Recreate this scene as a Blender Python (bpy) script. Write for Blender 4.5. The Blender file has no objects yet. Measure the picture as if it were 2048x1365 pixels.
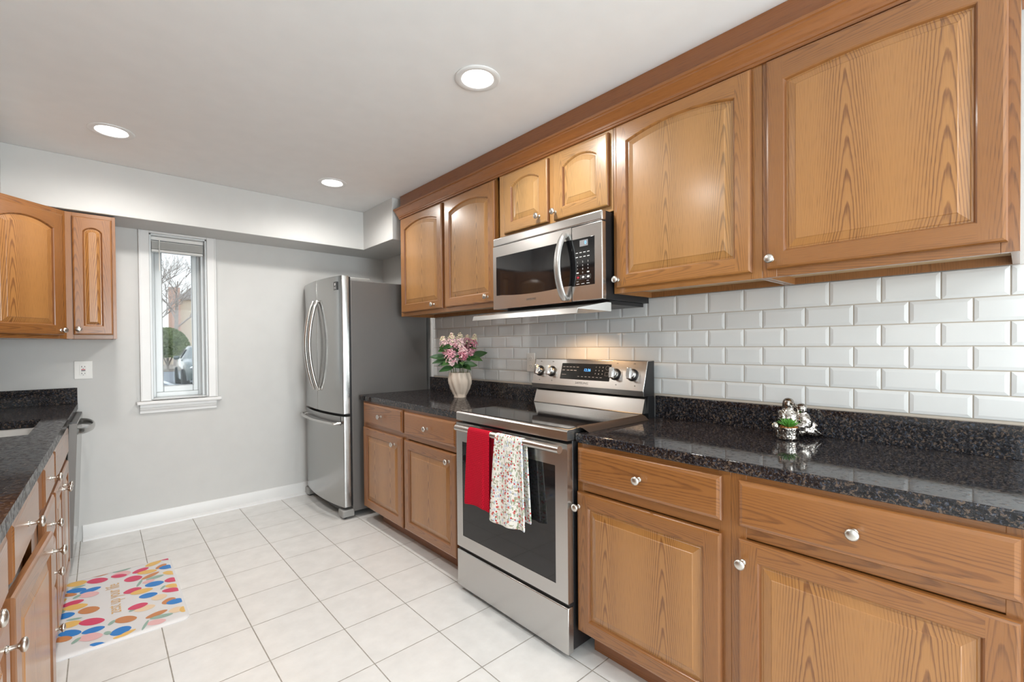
import bpy, bmesh, math, random
from mathutils import Vector, Matrix
PI = math.pi
S = bpy.context.scene
COL = S.collection
R = math.radians

# ------------------------------------------------------------------ camera, world, exposure
F_PX, CX, CY = 917.81, 1020.49, 701.45
cam_d = bpy.data.cameras.new('camera')
cam_d.sensor_fit = 'HORIZONTAL'; cam_d.sensor_width = 36.0
cam_d.lens = 36.0 * F_PX / 2048.0
cam_d.shift_x = -(CX - 1024.0) / 2048.0
cam_d.shift_y = (CY - 682.5) / 2048.0
cam_d.clip_start = 0.02; cam_d.clip_end = 300
cam = bpy.data.objects.new('camera', cam_d); COL.objects.link(cam)
ya, pi_, ro = R(41.8079), R(-0.6313), R(-0.4885)
_F = Vector((math.sin(ya)*math.cos(pi_), math.cos(ya)*math.cos(pi_), math.sin(pi_)))
_R = Vector((math.cos(ya), -math.sin(ya), 0)); _U = _R.cross(_F)
_R2 = _R*math.cos(ro) + _U*math.sin(ro); _U2 = -_R*math.sin(ro) + _U*math.cos(ro)
M = Matrix((_R2, _U2, -_F)).transposed().to_4x4()
M.translation = Vector((0, 0, 1.2696))
cam.matrix_world = M
S.camera = cam

w = bpy.data.worlds.new('overcast_sky'); S.world = w; w.use_nodes = True
nt = w.node_tree; bg = nt.nodes['Background']
_tc = nt.nodes.new('ShaderNodeTexCoord'); _sp = nt.nodes.new('ShaderNodeSeparateXYZ'); _rp = nt.nodes.new('ShaderNodeValToRGB')
nt.links.new(_tc.outputs['Generated'], _sp.inputs[0]); nt.links.new(_sp.outputs['Z'], _rp.inputs[0]); nt.links.new(_rp.outputs[0], bg.inputs[0])
_rp.color_ramp.elements[0].color = (0.86, 0.88, 0.9, 1); _rp.color_ramp.elements[1].color = (0.72, 0.83, 1.0, 1)
bg.inputs[1].default_value = 1.55

S.view_settings.view_transform = 'Standard'; S.view_settings.look = 'None'
S.view_settings.exposure = 0.14; S.view_settings.gamma = 1.0
try: S.view_settings.use_curve_mapping = False
except Exception: pass
S.cycles.max_bounces = 10; S.cycles.diffuse_bounces = 6; S.cycles.glossy_bounces = 5; S.cycles.transparent_max_bounces = 12
S.cycles.caustics_reflective = False; S.cycles.caustics_refractive = False
S.cycles.sample_clamp_indirect = 6.0
S.cycles.use_denoising = True

CAN_POWER = 43.0     # recessed ceiling lights, spot watts each
REAR_FILL_POWER = 150.0     # fill from the unseen sliding door added behind the camera
SIDE_FILL_POWER = 12.0      # fill from an added, unseen window in the left wall
HOOD_POWER = 7.5      # cooktop lamp under the microwave

# ------------------------------------------------------------------ measured layout (metres)
WX = 2.0526           # face of the tiled wall
WB = 4.1486           # back wall
WL = -0.765           # left wall
WR = -2.6             # wall behind the camera
ZC = 2.431            # ceiling
XF = 1.4426           # face frames of the base cabinets
XU = 1.7512           # face frames of the wall cabinets
CTR = 0.914

# added fill light, set in a made-up sliding door opening behind the camera
ld = bpy.data.lights.new('rear_fill', 'AREA'); ld.shape = 'RECTANGLE'; ld.size = 1.75; ld.size_y = 2.0
ld.energy = REAR_FILL_POWER; ld.color = (0.92, 0.96, 1.0)
lo = bpy.data.objects.new('rear_fill', ld); COL.objects.link(lo)
lo.location = (1.05, WR - 0.08, 1.06); lo.rotation_euler = (R(90), 0, 0)

ls = bpy.data.lights.new('side_fill', 'AREA'); ls.shape = 'RECTANGLE'; ls.size = 1.55; ls.size_y = 1.15  # second added fill light, standing in the made-up left wall window
ls.energy = SIDE_FILL_POWER; ls.color = (0.94, 0.97, 1.0)
lso = bpy.data.objects.new('side_fill', ls); COL.objects.link(lso)
lso.location = (WL - 0.085, -0.72, 1.52); lso.rotation_euler = (R(90), 0, R(-90))

# ------------------------------------------------------------------ material helpers
def nmat(name):
    m = bpy.data.materials.new(name); m.use_nodes = True
    t = m.node_tree; b = t.nodes['Principled BSDF']
    return m, t, b
def nd(t, typ, **kw):
    n = t.nodes.new(typ)
    for k, v in kw.items(): setattr(n, k, v)
    return n
def mth(t, op, a, b=None, c=None):
    n = t.nodes.new('ShaderNodeMath'); n.operation = op
    for i, v in enumerate((a, b, c)):
        if v is None: continue
        if isinstance(v, (int, float)): n.inputs[i].default_value = v
        else: t.links.new(v, n.inputs[i])
    return n.outputs[0]
def mixc(t, f, a, b, mode='MIX'):
    n = t.nodes.new('ShaderNodeMix'); n.data_type = 'RGBA'; n.blend_type = mode
    for s, v in ((n.inputs[0], f), (n.inputs[6], a), (n.inputs[7], b)):
        if isinstance(v, (int, float)): s.default_value = v
        elif isinstance(v, tuple): s.default_value = (*v, 1) if len(v) == 3 else v
        else: t.links.new(v, s)
    return n.outputs[2]
def ramp(t, f, stops, interp='LINEAR'):
    n = t.nodes.new('ShaderNodeValToRGB'); n.color_ramp.interpolation = interp
    e = n.color_ramp.elements
    while len(e) < len(stops): e.new(0.5)
    for x, (p, c) in zip(e, stops):
        x.position = p; x.color = (*c, 1) if len(c) == 3 else c
    t.links.new(f, n.inputs[0]); return n.outputs[0]
def simple(name, col, rough=0.5, metal=0.0, coat=0.0, spec=None, emis=None, estr=0.0):
    m, t, b = nmat(name)
    b.inputs['Base Color'].default_value = (*col, 1)
    b.inputs['Roughness'].default_value = rough; b.inputs['Metallic'].default_value = metal
    if coat: b.inputs['Coat Weight'].default_value = coat; b.inputs['Coat Roughness'].default_value = 0.12
    if spec is not None: b.inputs['Specular IOR Level'].default_value = spec
    if emis: b.inputs['Emission Color'].default_value = (*emis, 1); b.inputs['Emission Strength'].default_value = estr
    # faint procedural mottling so that no surface is perfectly even
    n = nd(t, 'ShaderNodeTexNoise'); n.inputs['Scale'].default_value = 9.0
    c = nd(t, 'ShaderNodeTexCoord'); t.links.new(c.outputs['Object'], n.inputs['Vector'])
    lo_, hi_ = tuple(x*0.985 for x in col), tuple(min(1, x*1.015) for x in col)
    t.links.new(ramp(t, n.outputs[0], [(0.3, lo_), (0.7, hi_)]), b.inputs['Base Color'])
    return m

def oak(name, along, light, dark, board=0.23, A=0.020, B=3.0, SV=9.5, rough=0.34, coat=0.65, contrast=0.95, warpamt=0.5):
    """Varnished oak: nested cathedral arches on each board plus fine open pores."""
    m, t, b = nmat(name)
    tc = nd(t, 'ShaderNodeTexCoord'); oi = nd(t, 'ShaderNodeObjectInfo')
    sp = nd(t, 'ShaderNodeSeparateXYZ'); t.links.new(tc.outputs['Object'], sp.inputs[0])
    x, y, z = sp.outputs[0], sp.outputs[1], sp.outputs[2]
    rnd = oi.outputs['Random']
    if along == 'z': ac, al = mth(t, 'ADD', x, mth(t, 'MULTIPLY', y, 0.83)), z
    else: ac, al = mth(t, 'ADD', z, mth(t, 'MULTIPLY', y, 0.83)), x
    ac = mth(t, 'ADD', ac, mth(t, 'MULTIPLY', rnd, 3.17)); al = mth(t, 'ADD', al, mth(t, 'MULTIPLY', rnd, 5.3))
    cb = nd(t, 'ShaderNodeCombineXYZ')
    t.links.new(ac, cb.inputs[0]); t.links.new(mth(t, 'MULTIPLY', al, 0.22), cb.inputs[1]); t.links.new(mth(t, 'MULTIPLY', rnd, 9.0), cb.inputs[2])
    n1 = nd(t, 'ShaderNodeTexNoise'); n1.inputs['Scale'].default_value = 4.5; n1.inputs['Detail'].default_value = 2.0
    t.links.new(cb.outputs[0], n1.inputs['Vector'])
    warp = mth(t, 'SUBTRACT', n1.outputs[0], 0.5)
    u = mth(t, 'DIVIDE', ac, board)
    fl = mth(t, 'FLOOR', u)
    f = mth(t, 'SUBTRACT', mth(t, 'FRACT', u), 0.5)
    f = mth(t, 'ADD', f, mth(t, 'MULTIPLY', warp, 0.30*warpamt))
    hsh = mth(t, 'FRACT', mth(t, 'MULTIPLY', mth(t, 'SINE', mth(t, 'MULTIPLY', fl, 12.9)), 43.7))
    xx = mth(t, 'MULTIPLY', f, board)
    v = mth(t, 'ADD', mth(t, 'MULTIPLY', mth(t, 'ADD', al, hsh), SV), mth(t, 'MULTIPLY', mth(t, 'SQRT', mth(t, 'ADD', mth(t, 'MULTIPLY', mth(t, 'MULTIPLY', xx, xx), 1.0/(A*A)), 1.0)), B))
    cj = nd(t, 'ShaderNodeCombineXYZ'); t.links.new(mth(t, 'MULTIPLY', ac, 90.0), cj.inputs[0]); t.links.new(mth(t, 'MULTIPLY', al, 14.0), cj.inputs[1])
    nj = nd(t, 'ShaderNodeTexNoise'); nj.inputs['Scale'].default_value = 1.0; t.links.new(cj.outputs[0], nj.inputs['Vector'])
    v = mth(t, 'ADD', mth(t, 'ADD', v, mth(t, 'MULTIPLY', warp, 1.5*warpamt)), mth(t, 'MULTIPLY', nj.outputs[0], .5))
    s = mth(t, 'FRACT', v)
    ring = ramp(t, s, [(0.0, (0, 0, 0)), (0.55, (0.08, .08, .08)), (0.82, (1, 1, 1)), (0.92, (0.85, .85, .85)), (1.0, (0, 0, 0))])
    away = ramp(t, mth(t, 'DIVIDE', mth(t, 'ABSOLUTE', f), 0.5), [(0.30, (1, 1, 1)), (0.80, (0.14, .14, .14))])
    ring = mth(t, 'MULTIPLY', ring, away)
    # pores
    cp = nd(t, 'ShaderNodeCombineXYZ'); t.links.new(mth(t, 'MULTIPLY', ac, 420.0), cp.inputs[0]); t.links.new(mth(t, 'MULTIPLY', al, 16.0), cp.inputs[1])
    n2 = nd(t, 'ShaderNodeTexNoise'); n2.inputs['Scale'].default_value = 1.0; n2.inputs['Detail'].default_value = 1.0
    t.links.new(cp.outputs[0], n2.inputs['Vector'])
    pore = ramp(t, n2.outputs[0], [(0.50, (0, 0, 0)), (0.68, (1, 1, 1))])
    # broad tone
    cq = nd(t, 'ShaderNodeCombineXYZ'); t.links.new(mth(t, 'MULTIPLY', ac, 22.0), cq.inputs[0]); t.links.new(mth(t, 'MULTIPLY', al, 1.2), cq.inputs[1])
    n3 = nd(t, 'ShaderNodeTexNoise'); n3.inputs['Scale'].default_value = 1.0; t.links.new(cq.outputs[0], n3.inputs['Vector'])
    fac = mth(t, 'MULTIPLY', ring, mth(t, 'ADD', mth(t, 'MULTIPLY', n3.outputs[0], 0.75*contrast), 0.50*contrast))
    c1 = mixc(t, fac, light, dark)
    d2 = tuple(x*0.55 for x in dark)
    c2 = mixc(t, mth(t, 'MULTIPLY', pore, mth(t, 'ADD', mth(t, 'MULTIPLY', ring, 0.45), 0.16)), c1, d2)
    c3 = mixc(t, mth(t, 'MULTIPLY', mth(t, 'SUBTRACT', n3.outputs[0], 0.35), 0.5), c2, tuple(x*0.8 for x in light))
    hs = nd(t, 'ShaderNodeHueSaturation'); t.links.new(c3, hs.inputs['Color'])
    t.links.new(mth(t, 'ADD', 0.93, mth(t, 'MULTIPLY', rnd, 0.14)), hs.inputs['Value'])
    t.links.new(hs.outputs[0], b.inputs['Base Color'])
    b.inputs['Roughness'].default_value = rough; b.inputs['Coat Weight'].default_value = coat; b.inputs['Coat Roughness'].default_value = 0.20
    bp = nd(t, 'ShaderNodeBump'); bp.inputs['Strength'].default_value = 0.12; bp.inputs['Distance'].default_value = 0.0006
    t.links.new(mth(t, 'SUBTRACT', 1.0, pore), bp.inputs['Height']); t.links.new(bp.outputs[0], b.inputs['Normal'])
    return m

PAN_L, PAN_D = (0.370, 0.168, 0.047), (0.145, 0.048, 0.011)
FRA_L, FRA_D = (0.275, 0.108, 0.026), (0.135, 0.043, 0.009)
MT = {}
MT['panel'] = oak('oak_panel', 'z', PAN_L, PAN_D)
MT['fv'] = oak('oak_frame_vertical', 'z', FRA_L, FRA_D, board=0.12, A=0.02, B=3.4, SV=12, warpamt=1.2, contrast=0.7)
MT['fh'] = oak('oak_frame_horizontal', 'x', FRA_L, FRA_D, board=0.12, A=0.02, B=3.6, SV=8, warpamt=1.1, contrast=0.7)
for suf_, kp, kf in (('_honey', (.52, .295, .110), (.465, .245, .085)), ('_lit', (.435, .215, .068), (.330, .140, .037))):
    MT['panel' + suf_] = oak('oak_panel' + suf_, 'z', kp, tuple(q_*.46 for q_ in kp))
    MT['fv' + suf_] = oak('oak_frame_vertical' + suf_, 'z', kf, tuple(q_*.5 for q_ in kf), board=0.12, A=0.02, B=3.4, SV=12, warpamt=1.2, contrast=0.7)
    MT['fh' + suf_] = oak('oak_frame_horizontal' + suf_, 'x', kf, tuple(q_*.5 for q_ in kf), board=0.12, A=0.02, B=3.6, SV=8, warpamt=1.1, contrast=0.7)
MT['drawer'] = oak('oak_drawer', 'x', (0.290, 0.113, 0.028), (0.140, 0.046, 0.010), board=0.21, A=0.022, B=2.9, SV=4.5, warpamt=1.1, contrast=0.75)
MT['side'] = oak('oak_side', 'z', (0.29, 0.123, 0.038), (0.16, 0.06, 0.018), board=0.3, A=0.03, B=5.0, SV=6, contrast=0.5)
MT['crown'] = oak('oak_crown', 'x', (0.285, 0.104, 0.027), (0.18, 0.058, 0.014), board=0.15, A=0.03, B=5.0, SV=3, contrast=0.5, coat=0.4)
MT['fascia'] = oak('oak_fascia', 'x', (0.27, 0.096, 0.029), (0.21, 0.072, 0.021), board=0.3, A=0.03, B=5.0, SV=3, contrast=0.35, coat=0.3)
MT['toe'] = oak('oak_toe_kick', 'x', (0.25, 0.095, 0.034), (0.17, 0.06, 0.02), board=0.2, A=0.03, B=5.0, SV=4, contrast=0.4, coat=0.2)
MT['end'] = simple('oak_end_grain', (0.20, 0.075, 0.022), 0.4, coat=.3)
MT['under'] = simple('cabinet_underside', (0.52, 0.36, 0.2), 0.6)
MT['inside'] = simple('cabinet_inside', (0.3, 0.2, 0.12), 0.7)

MT['wall'] = simple('wall_paint', (0.600, 0.600, 0.588), 0.6)
MT['ceil'] = simple('ceiling_paint', (0.80, 0.80, 0.797), 0.75)
MT['trim'] = simple('white_trim_paint', (0.74, 0.74, 0.735), 0.35)
MT['vinyl'] = simple('white_vinyl', (0.66, 0.69, 0.70), 0.3)
MT['white'] = simple('white_plastic', (0.80, 0.79, 0.76), 0.35)
MT['black'] = simple('black_plastic', (0.012, 0.012, 0.013), 0.35)
MT['blackgloss'] = simple('black_glass', (0.008, 0.008, 0.009), 0.05, spec=0.6)
MT['ovenglass'] = simple('oven_glass', (0.012, 0.012, 0.013), 0.045, spec=0.5)
MT['nickel'] = simple('satin_nickel', (0.62, 0.60, 0.56), 0.30, 1.0)
MT['handle_grey'] = simple('satin_grey_metal', (0.50, 0.50, 0.49), 0.36, 0.9)
MT['chrome'] = simple('polished_chrome', (0.78, 0.78, 0.78), 0.10, 1.0)
MT['fridgeside'] = simple('grey_enamel', (0.135, 0.128, 0.122), 0.42)
MT['darkgrey'] = simple('dark_grey_plastic', (0.1, 0.1, 0.1), 0.5)
MT['midgrey'] = simple('mid_grey_plastic', (0.3, 0.3, 0.29), 0.45)
MT['brownlip'] = simple('brown_silicone', (0.05, 0.03, 0.02), 0.55, spec=.2)
MT['glow_white'] = simple('printed_white', (0.7, 0.7, 0.7), 0.6)
MT['print_grey'] = simple('printed_grey', (0.25, 0.25, 0.26), 0.6)
MT['print_red'] = simple('printed_red', (0.45, 0.03, 0.05), 0.6)
MT['led_blue'] = simple('display_blue', (0.02, 0.1, 0.4), 0.5, emis=(0.12, 0.45, 1.0), estr=2.2)
MT['lamp'] = simple('lamp_diffuser', (0.9, 0.9, 0.88), 0.5)
MT['etch'] = simple('etched_lettering', (0.16, 0.155, 0.15), 0.4, 0.6)

def steel(name, col=(0.60, 0.585, 0.565), rough=0.26, along='x', amt=0.0):
    m, t, b = nmat(name)
    tc = nd(t, 'ShaderNodeTexCoord'); mp = nd(t, 'ShaderNodeMapping')
    mp.inputs['Scale'].default_value = {'x': (2, 60, 420), 'z': (420, 420, 2), 'y': (420, 2, 420)}[along]
    t.links.new(tc.outputs['Object'], mp.inputs[0])
    n = nd(t, 'ShaderNodeTexNoise'); n.inputs['Scale'].default_value = 1.0; n.inputs['Detail'].default_value = 2.0
    t.links.new(mp.outputs[0], n.inputs['Vector'])
    b.inputs['Metallic'].default_value = 1.0
    t.links.new(ramp(t, n.outputs[0], [(0.25, tuple(c*0.99 for c in col)), (0.75, tuple(c*1.01 for c in col))]), b.inputs['Base Color'])
    t.links.new(mth(t, 'ADD', rough - amt/2, mth(t, 'MULTIPLY', n.outputs[0], amt)), b.inputs['Roughness'])
    return m
MT['steel'] = steel('brushed_steel')
MT['steelv'] = steel('brushed_steel_vertical', (0.56, 0.55, 0.535), 0.27, 'x')
MT['fridgesteel'] = steel('fridge_steel', (0.42, 0.415, 0.405), 0.19, 'x')
MT['sinksteel'] = simple('sink_steel', (0.50, 0.49, 0.475), 0.45, 0.35)
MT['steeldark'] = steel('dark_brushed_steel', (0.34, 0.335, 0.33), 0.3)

def granite():
    m, t, b = nmat('granite_tan_brown')
    tc = nd(t, 'ShaderNodeTexCoord')
    def noise(scale, det=3, rough=.6, off=0):
        mp = nd(t, 'ShaderNodeMapping'); mp.inputs['Location'].default_value = (off, off*1.7, off*.3)
        t.links.new(tc.outputs['Object'], mp.inputs[0])
        n = nd(t, 'ShaderNodeTexNoise'); n.inputs['Scale'].default_value = scale; n.inputs['Detail'].default_value = det
        n.inputs['Roughness'].default_value = rough; n.inputs['Distortion'].default_value = 0.6
        t.links.new(mp.outputs[0], n.inputs['Vector']); return n.outputs[0]
    base = ramp(t, noise(140, 4, .65), [(0.44, (0.004, 0.004, 0.006)), (0.64, (0.026, 0.026, 0.030))])
    brown = ramp(t, noise(115, 3, .6, 3.1), [(0.54, (0, 0, 0)), (0.62, (1, 1, 1))])
    c = mixc(t, mth(t, 'MULTIPLY', brown, 0.85), base, (0.125, 0.088, 0.064))
    blue = ramp(t, noise(122, 3, .6, 8.4), [(0.57, (0, 0, 0)), (0.66, (1, 1, 1))])
    c = mixc(t, mth(t, 'MULTIPLY', blue, 0.75), c, (0.062, 0.078, 0.112))
    sp = ramp(t, noise(300, 2, .5, 5.5), [(0.66, (0, 0, 0)), (0.72, (1, 1, 1))])
    c = mixc(t, mth(t, 'MULTIPLY', sp, 0.6), c, (0.2, 0.165, 0.14))
    t.links.new(c, b.inputs['Base Color'])
    t.links.new(mth(t, 'ADD', .02, mth(t, 'MULTIPLY', noise(90, 3, .6, 6.6), .11)), b.inputs['Roughness']); b.inputs['Specular IOR Level'].default_value = 0.6
    bp = nd(t, 'ShaderNodeBump'); bp.inputs['Strength'].default_value = 0.10; bp.inputs['Distance'].default_value = 0.0012
    t.links.new(noise(34, 2, .5, 2.2), bp.inputs['Height'])
    b.inputs['Specular IOR Level'].default_value = 0.0
    gl = nd(t, 'ShaderNodeBsdfGlossy'); t.links.new(bp.outputs[0], gl.inputs['Normal'])
    t.links.new(mth(t, 'ADD', .015, mth(t, 'MULTIPLY', noise(90, 3, .6, 6.6), .09)), gl.inputs['Roughness'])
    fr = nd(t, 'ShaderNodeFresnel'); fr.inputs[0].default_value = 1.58
    k = mth(t, 'MINIMUM', fr.outputs[0], mth(t, 'ADD', .20, mth(t, 'MULTIPLY', ramp(t, noise(62, 3, .6, 1.3), [(0.38, (0, 0, 0)), (0.62, (1, 1, 1))]), .34)))
    mx = nd(t, 'ShaderNodeMixShader'); t.links.new(k, mx.inputs[0]); t.links.new(b.outputs[0], mx.inputs[1]); t.links.new(gl.outputs[0], mx.inputs[2])
    t.links.new(mx.outputs[0], t.nodes['Material Output'].inputs[0])
    return m
MT['granite'] = granite()

def floor_tiles():
    m, t, b = nmat('ceramic_floor_tile')
    tc = nd(t, 'ShaderNodeTexCoord'); sp = nd(t, 'ShaderNodeSeparateXYZ'); t.links.new(tc.outputs['Object'], sp.inputs[0])
    T, gx, gy, g = 0.3049, 1.1073, 3.2508, 0.0036
    u = mth(t, 'DIVIDE', mth(t, 'SUBTRACT', sp.outputs[0], gx), T); v = mth(t, 'DIVIDE', mth(t, 'SUBTRACT', sp.outputs[1], gy), T)
    def edge(q):
        f = mth(t, 'FRACT', q); return mth(t, 'MINIMUM', f, mth(t, 'SUBTRACT', 1.0, f))
    e = mth(t, 'MINIMUM', edge(u), edge(v))
    mask = ramp(t, mth(t, 'DIVIDE', e, g/T/2*2.0), [(0.40, (0, 0, 0)), (0.75, (1, 1, 1))])
    fid = nd(t, 'ShaderNodeCombineXYZ'); t.links.new(mth(t, 'FLOOR', u), fid.inputs[0]); t.links.new(mth(t, 'FLOOR', v), fid.inputs[1])
    wn = nd(t, 'ShaderNodeTexWhiteNoise'); t.links.new(fid.outputs[0], wn.inputs['Vector'])
    n = nd(t, 'ShaderNodeTexNoise'); n.inputs['Scale'].default_value = 11; n.inputs['Detail'].default_value = 5; n.inputs['Roughness'].default_value = .6
    t.links.new(tc.outputs['Object'], n.inputs['Vector'])
    tile = ramp(t, n.outputs[0], [(0.3, (0.715, 0.71, 0.695)), (0.7, (0.80, 0.795, 0.78))])
    tile = mixc(t, mth(t, 'MULTIPLY', wn.outputs[0], 0.10), tile, (0.62, 0.60, 0.57))
    n2 = nd(t, 'ShaderNodeTexNoise'); n2.inputs['Scale'].default_value = 40; t.links.new(tc.outputs['Object'], n2.inputs['Vector'])
    grout = ramp(t, n2.outputs[0], [(0.3, (0.25, 0.235, 0.205)), (0.7, (0.40, 0.375, 0.335))])
    t.links.new(mixc(t, mask, grout, tile), b.inputs['Base Color'])
    t.links.new(mth(t, 'SUBTRACT', 0.75, mth(t, 'MULTIPLY', mask, 0.53)), b.inputs['Roughness'])
    bp = nd(t, 'ShaderNodeBump'); bp.inputs['Strength'].default_value = 0.5; bp.inputs['Distance'].default_value = 0.002
    t.links.new(mth(t, 'ADD', mask, mth(t, 'MULTIPLY', n.outputs[0], 0.12)), bp.inputs['Height']); t.links.new(bp.outputs[0], b.inputs['Normal'])
    return m
MT['floor'] = floor_tiles()
MT['tile'] = simple('glazed_white_tile', (0.68, 0.688, 0.685), 0.07, coat=0.3, spec=0.5)
MT['grout'] = simple('beige_grout', (0.52, 0.46, 0.39), 0.8)

def glass_pane():
    m, t, b = nmat('window_glass')
    out = t.nodes['Material Output']; t.nodes.remove(b)
    tr = nd(t, 'ShaderNodeBsdfTransparent'); tr.inputs[0].default_value = (0.96, 0.98, 0.975, 1)
    gl = nd(t, 'ShaderNodeBsdfGlossy'); gl.inputs['Roughness'].default_value = 0.02
    fr = nd(t, 'ShaderNodeFresnel'); fr.inputs[0].default_value = 1.25
    mx = nd(t, 'ShaderNodeMixShader'); t.links.new(mth(t, 'MULTIPLY', fr.outputs[0], 0.35), mx.inputs[0]); t.links.new(tr.outputs[0], mx.inputs[1]); t.links.new(gl.outputs[0], mx.inputs[2])
    t.links.new(mx.outputs[0], out.inputs[0]); return m
MT['glass'] = glass_pane()

# ------------------------------------------------------------------ mesh helpers
class MB:
    def __init__(s): s.v = []; s.f = []; s.m = []; s.mats = []; s.uv = None
    def mi(s, m):
        if m not in s.mats: s.mats.append(m)
        return s.mats.index(m)
    def add(s, vs, fs, m, T=None):
        o = len(s.v); k = s.mi(m)
        s.v += [tuple(T @ Vector(p)) if T else tuple(p) for p in vs]
        for f in fs: s.f.append(tuple(i + o for i in f)); s.m.append(k)
    def box(s, x0, x1, y0, y1, z0, z1, m, T=None):
        vs = [(x, y, z) for x in (x0, x1) for y in (y0, y1) for z in (z0, z1)]
        s.add(vs, [(0, 1, 3, 2), (4, 6, 7, 5), (0, 4, 5, 1), (2, 3, 7, 6), (0, 2, 6, 4), (1, 5, 7, 3)], m, T)
    def rings(s, rings, m, closed=True, cap0=True, cap1=True, T=None):
        n = len(rings[0]); vs = [p for r in rings for p in r]; fs = []
        for a in range(len(rings) - 1):
            for i in range(n if closed else n - 1):
                j = (i + 1) % n
                fs.append((a*n + i, a*n + j, (a + 1)*n + j, (a + 1)*n + i))
        if cap0: fs.append(tuple(range(n))[::-1])
        if cap1: fs.append(tuple(range((len(rings) - 1)*n, len(rings)*n)))
        s.add(vs, fs, m, T)
    def lathe(s, prof, m, n=24, T=None, cap0=True, cap1=True):
        """prof: (radius, z) pairs, spun about Z"""
        s.rings([[(r*math.cos(2*PI*i/n), r*math.sin(2*PI*i/n), z) for i in range(n)] for r, z in prof], m, True, cap0, cap1, T)
    def tube(s, path, rad, m, n=10, T=None, sq=None):
        path = [Vector(p) for p in path]; rs = []
        up = Vector((0, 0, 1)); prev = None
        for i, p in enumerate(path):
            d = (path[min(i + 1, len(path) - 1)] - path[max(i - 1, 0)]).normalized()
            if prev is None:
                a = up if abs(d.z) < .9 else Vector((1, 0, 0))
                e1 = d.cross(a).normalized()
            else: e1 = (prev - d*prev.dot(d)).normalized()
            prev = e1; e2 = d.cross(e1)
            r = rad[i] if isinstance(rad, (list, tuple)) else rad
            ra, rb = (r, r) if sq is None else (r*sq[0], r*sq[1])
            rs.append([tuple(p + e1*ra*math.cos(2*PI*k/n) + e2*rb*math.sin(2*PI*k/n)) for k in range(n)])
        s.rings(rs, m, T=T)
    def prism(s, poly, m, y0, y1, T=None):
        """poly: (x, z) outline pushed along y"""
        s.rings([[(x, y0, z) for x, z in poly], [(x, y1, z) for x, z in poly]], m, T=T)
    def ball(s, c, r, m, nu=16, nv=10, T=None):
        rx, ry, rz = r if isinstance(r, tuple) else (r, r, r)
        rg = []
        for j in range(1, nv):
            a = PI*j/nv
            rg.append([(c[0] + rx*math.sin(a)*math.cos(2*PI*i/nu), c[1] + ry*math.sin(a)*math.sin(2*PI*i/nu), c[2] - rz*math.cos(a)) for i in range(nu)])
        s.rings(rg, m, T=T)
    def build(s, name, parent=None, bevel=0.0, seg=2, smooth=35, fix=True):
        me = bpy.data.meshes.new(name); me.from_pydata(s.v, [], s.f)
        for m in s.mats: me.materials.append(MT[m] if isinstance(m, str) else m)
        for p, k in zip(me.polygons, s.m): p.material_index = k
        if fix:
            bm = bmesh.new(); bm.from_mesh(me); bmesh.ops.recalc_face_normals(bm, faces=bm.faces); bm.to_mesh(me); bm.free()
        if smooth:
            for p in me.polygons: p.use_smooth = True
            me.set_sharp_from_angle(angle=R(smooth))
        o = bpy.data.objects.new(name, me); COL.objects.link(o)
        if parent: o.parent = parent
        if bevel:
            b = o.modifiers.new('edge', 'BEVEL'); b.width = bevel; b.segments = seg; b.limit_method = 'ANGLE'; b.angle_limit = R(40)
            b.harden_normals = False
        return o

def tag(o, label=None, cat=None, group=None, kind=None):
    if label: o['label'] = label
    if cat: o['category'] = cat
    if group: o['group'] = group
    if kind: o['kind'] = kind
    return o
def thing(name, label, cat, loc=(0, 0, 0), rz=0.0, group=None):
    o = bpy.data.objects.new(name, None); COL.objects.link(o); o.empty_display_size = 0.1
    o.location = loc; o.rotation_euler = (0, 0, rz)
    return tag(o, label, cat, group)
def copy_tree(o, parent=None):
    c = o.copy(); COL.objects.link(c)
    if parent: c.parent = parent
    for ch in list(o.children): copy_tree(ch, c)
    return c
def struct(o): o['kind'] = 'structure'; return o
def text_mesh(txt, size, mat, T, align='CENTER', sx=1.0, extrude=0.0):
    cu = bpy.data.curves.new('txt', 'FONT'); cu.body = txt; cu.size = size; cu.align_x = align; cu.align_y = 'CENTER'; cu.extrude = extrude
    cu.resolution_u = 3
    o = bpy.data.objects.new('txt', cu); COL.objects.link(o)
    dg = bpy.context.evaluated_depsgraph_get(); dg.update()
    me = o.evaluated_get(dg).to_mesh()
    vs = [T @ Vector((v.co.x*sx, v.co.y, v.co.z)) for v in me.vertices]; fs = [tuple(p.vertices) for p in me.polygons]
    o.evaluated_get(dg).to_mesh_clear()
    bpy.data.objects.remove(o); bpy.data.curves.remove(cu)
    return [tuple(v) for v in vs], fs
FRONT = Matrix(((1, 0, 0, 0), (0, 0, -1, 0), (0, 1, 0, 0), (0, 0, 0, 1)))     # text plane -> upright, facing local -Y
def front_text(mb, txt, size, x, y, z, mat, align='CENTER', sx=1.0):
    vs, fs = text_mesh(txt, size, mat, Matrix.Translation((x, y, z)) @ FRONT, align, sx)
    mb.add(vs, fs, mat)
def inset(poly, d):
    n = len(poly); out = []
    for i in range(n):
        p0, p1, p2 = Vector(poly[i - 1]), Vector(poly[i]), Vector(poly[(i + 1) % n])
        e1 = (p1 - p0).normalized(); e2 = (p2 - p1).normalized()
        n1 = Vector((-e1.y, e1.x)); n2 = Vector((-e2.y, e2.x))
        k = n1 + n2; q = k / max(0.3, 1 + n1.dot(n2))
        out.append((p1.x + q.x*d, p1.y + q.y*d))
    return out
FACE_RIGHT_RUN = -PI/2      # local -Y looks towards world -X
FACE_LEFT_RUN = PI/2

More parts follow.
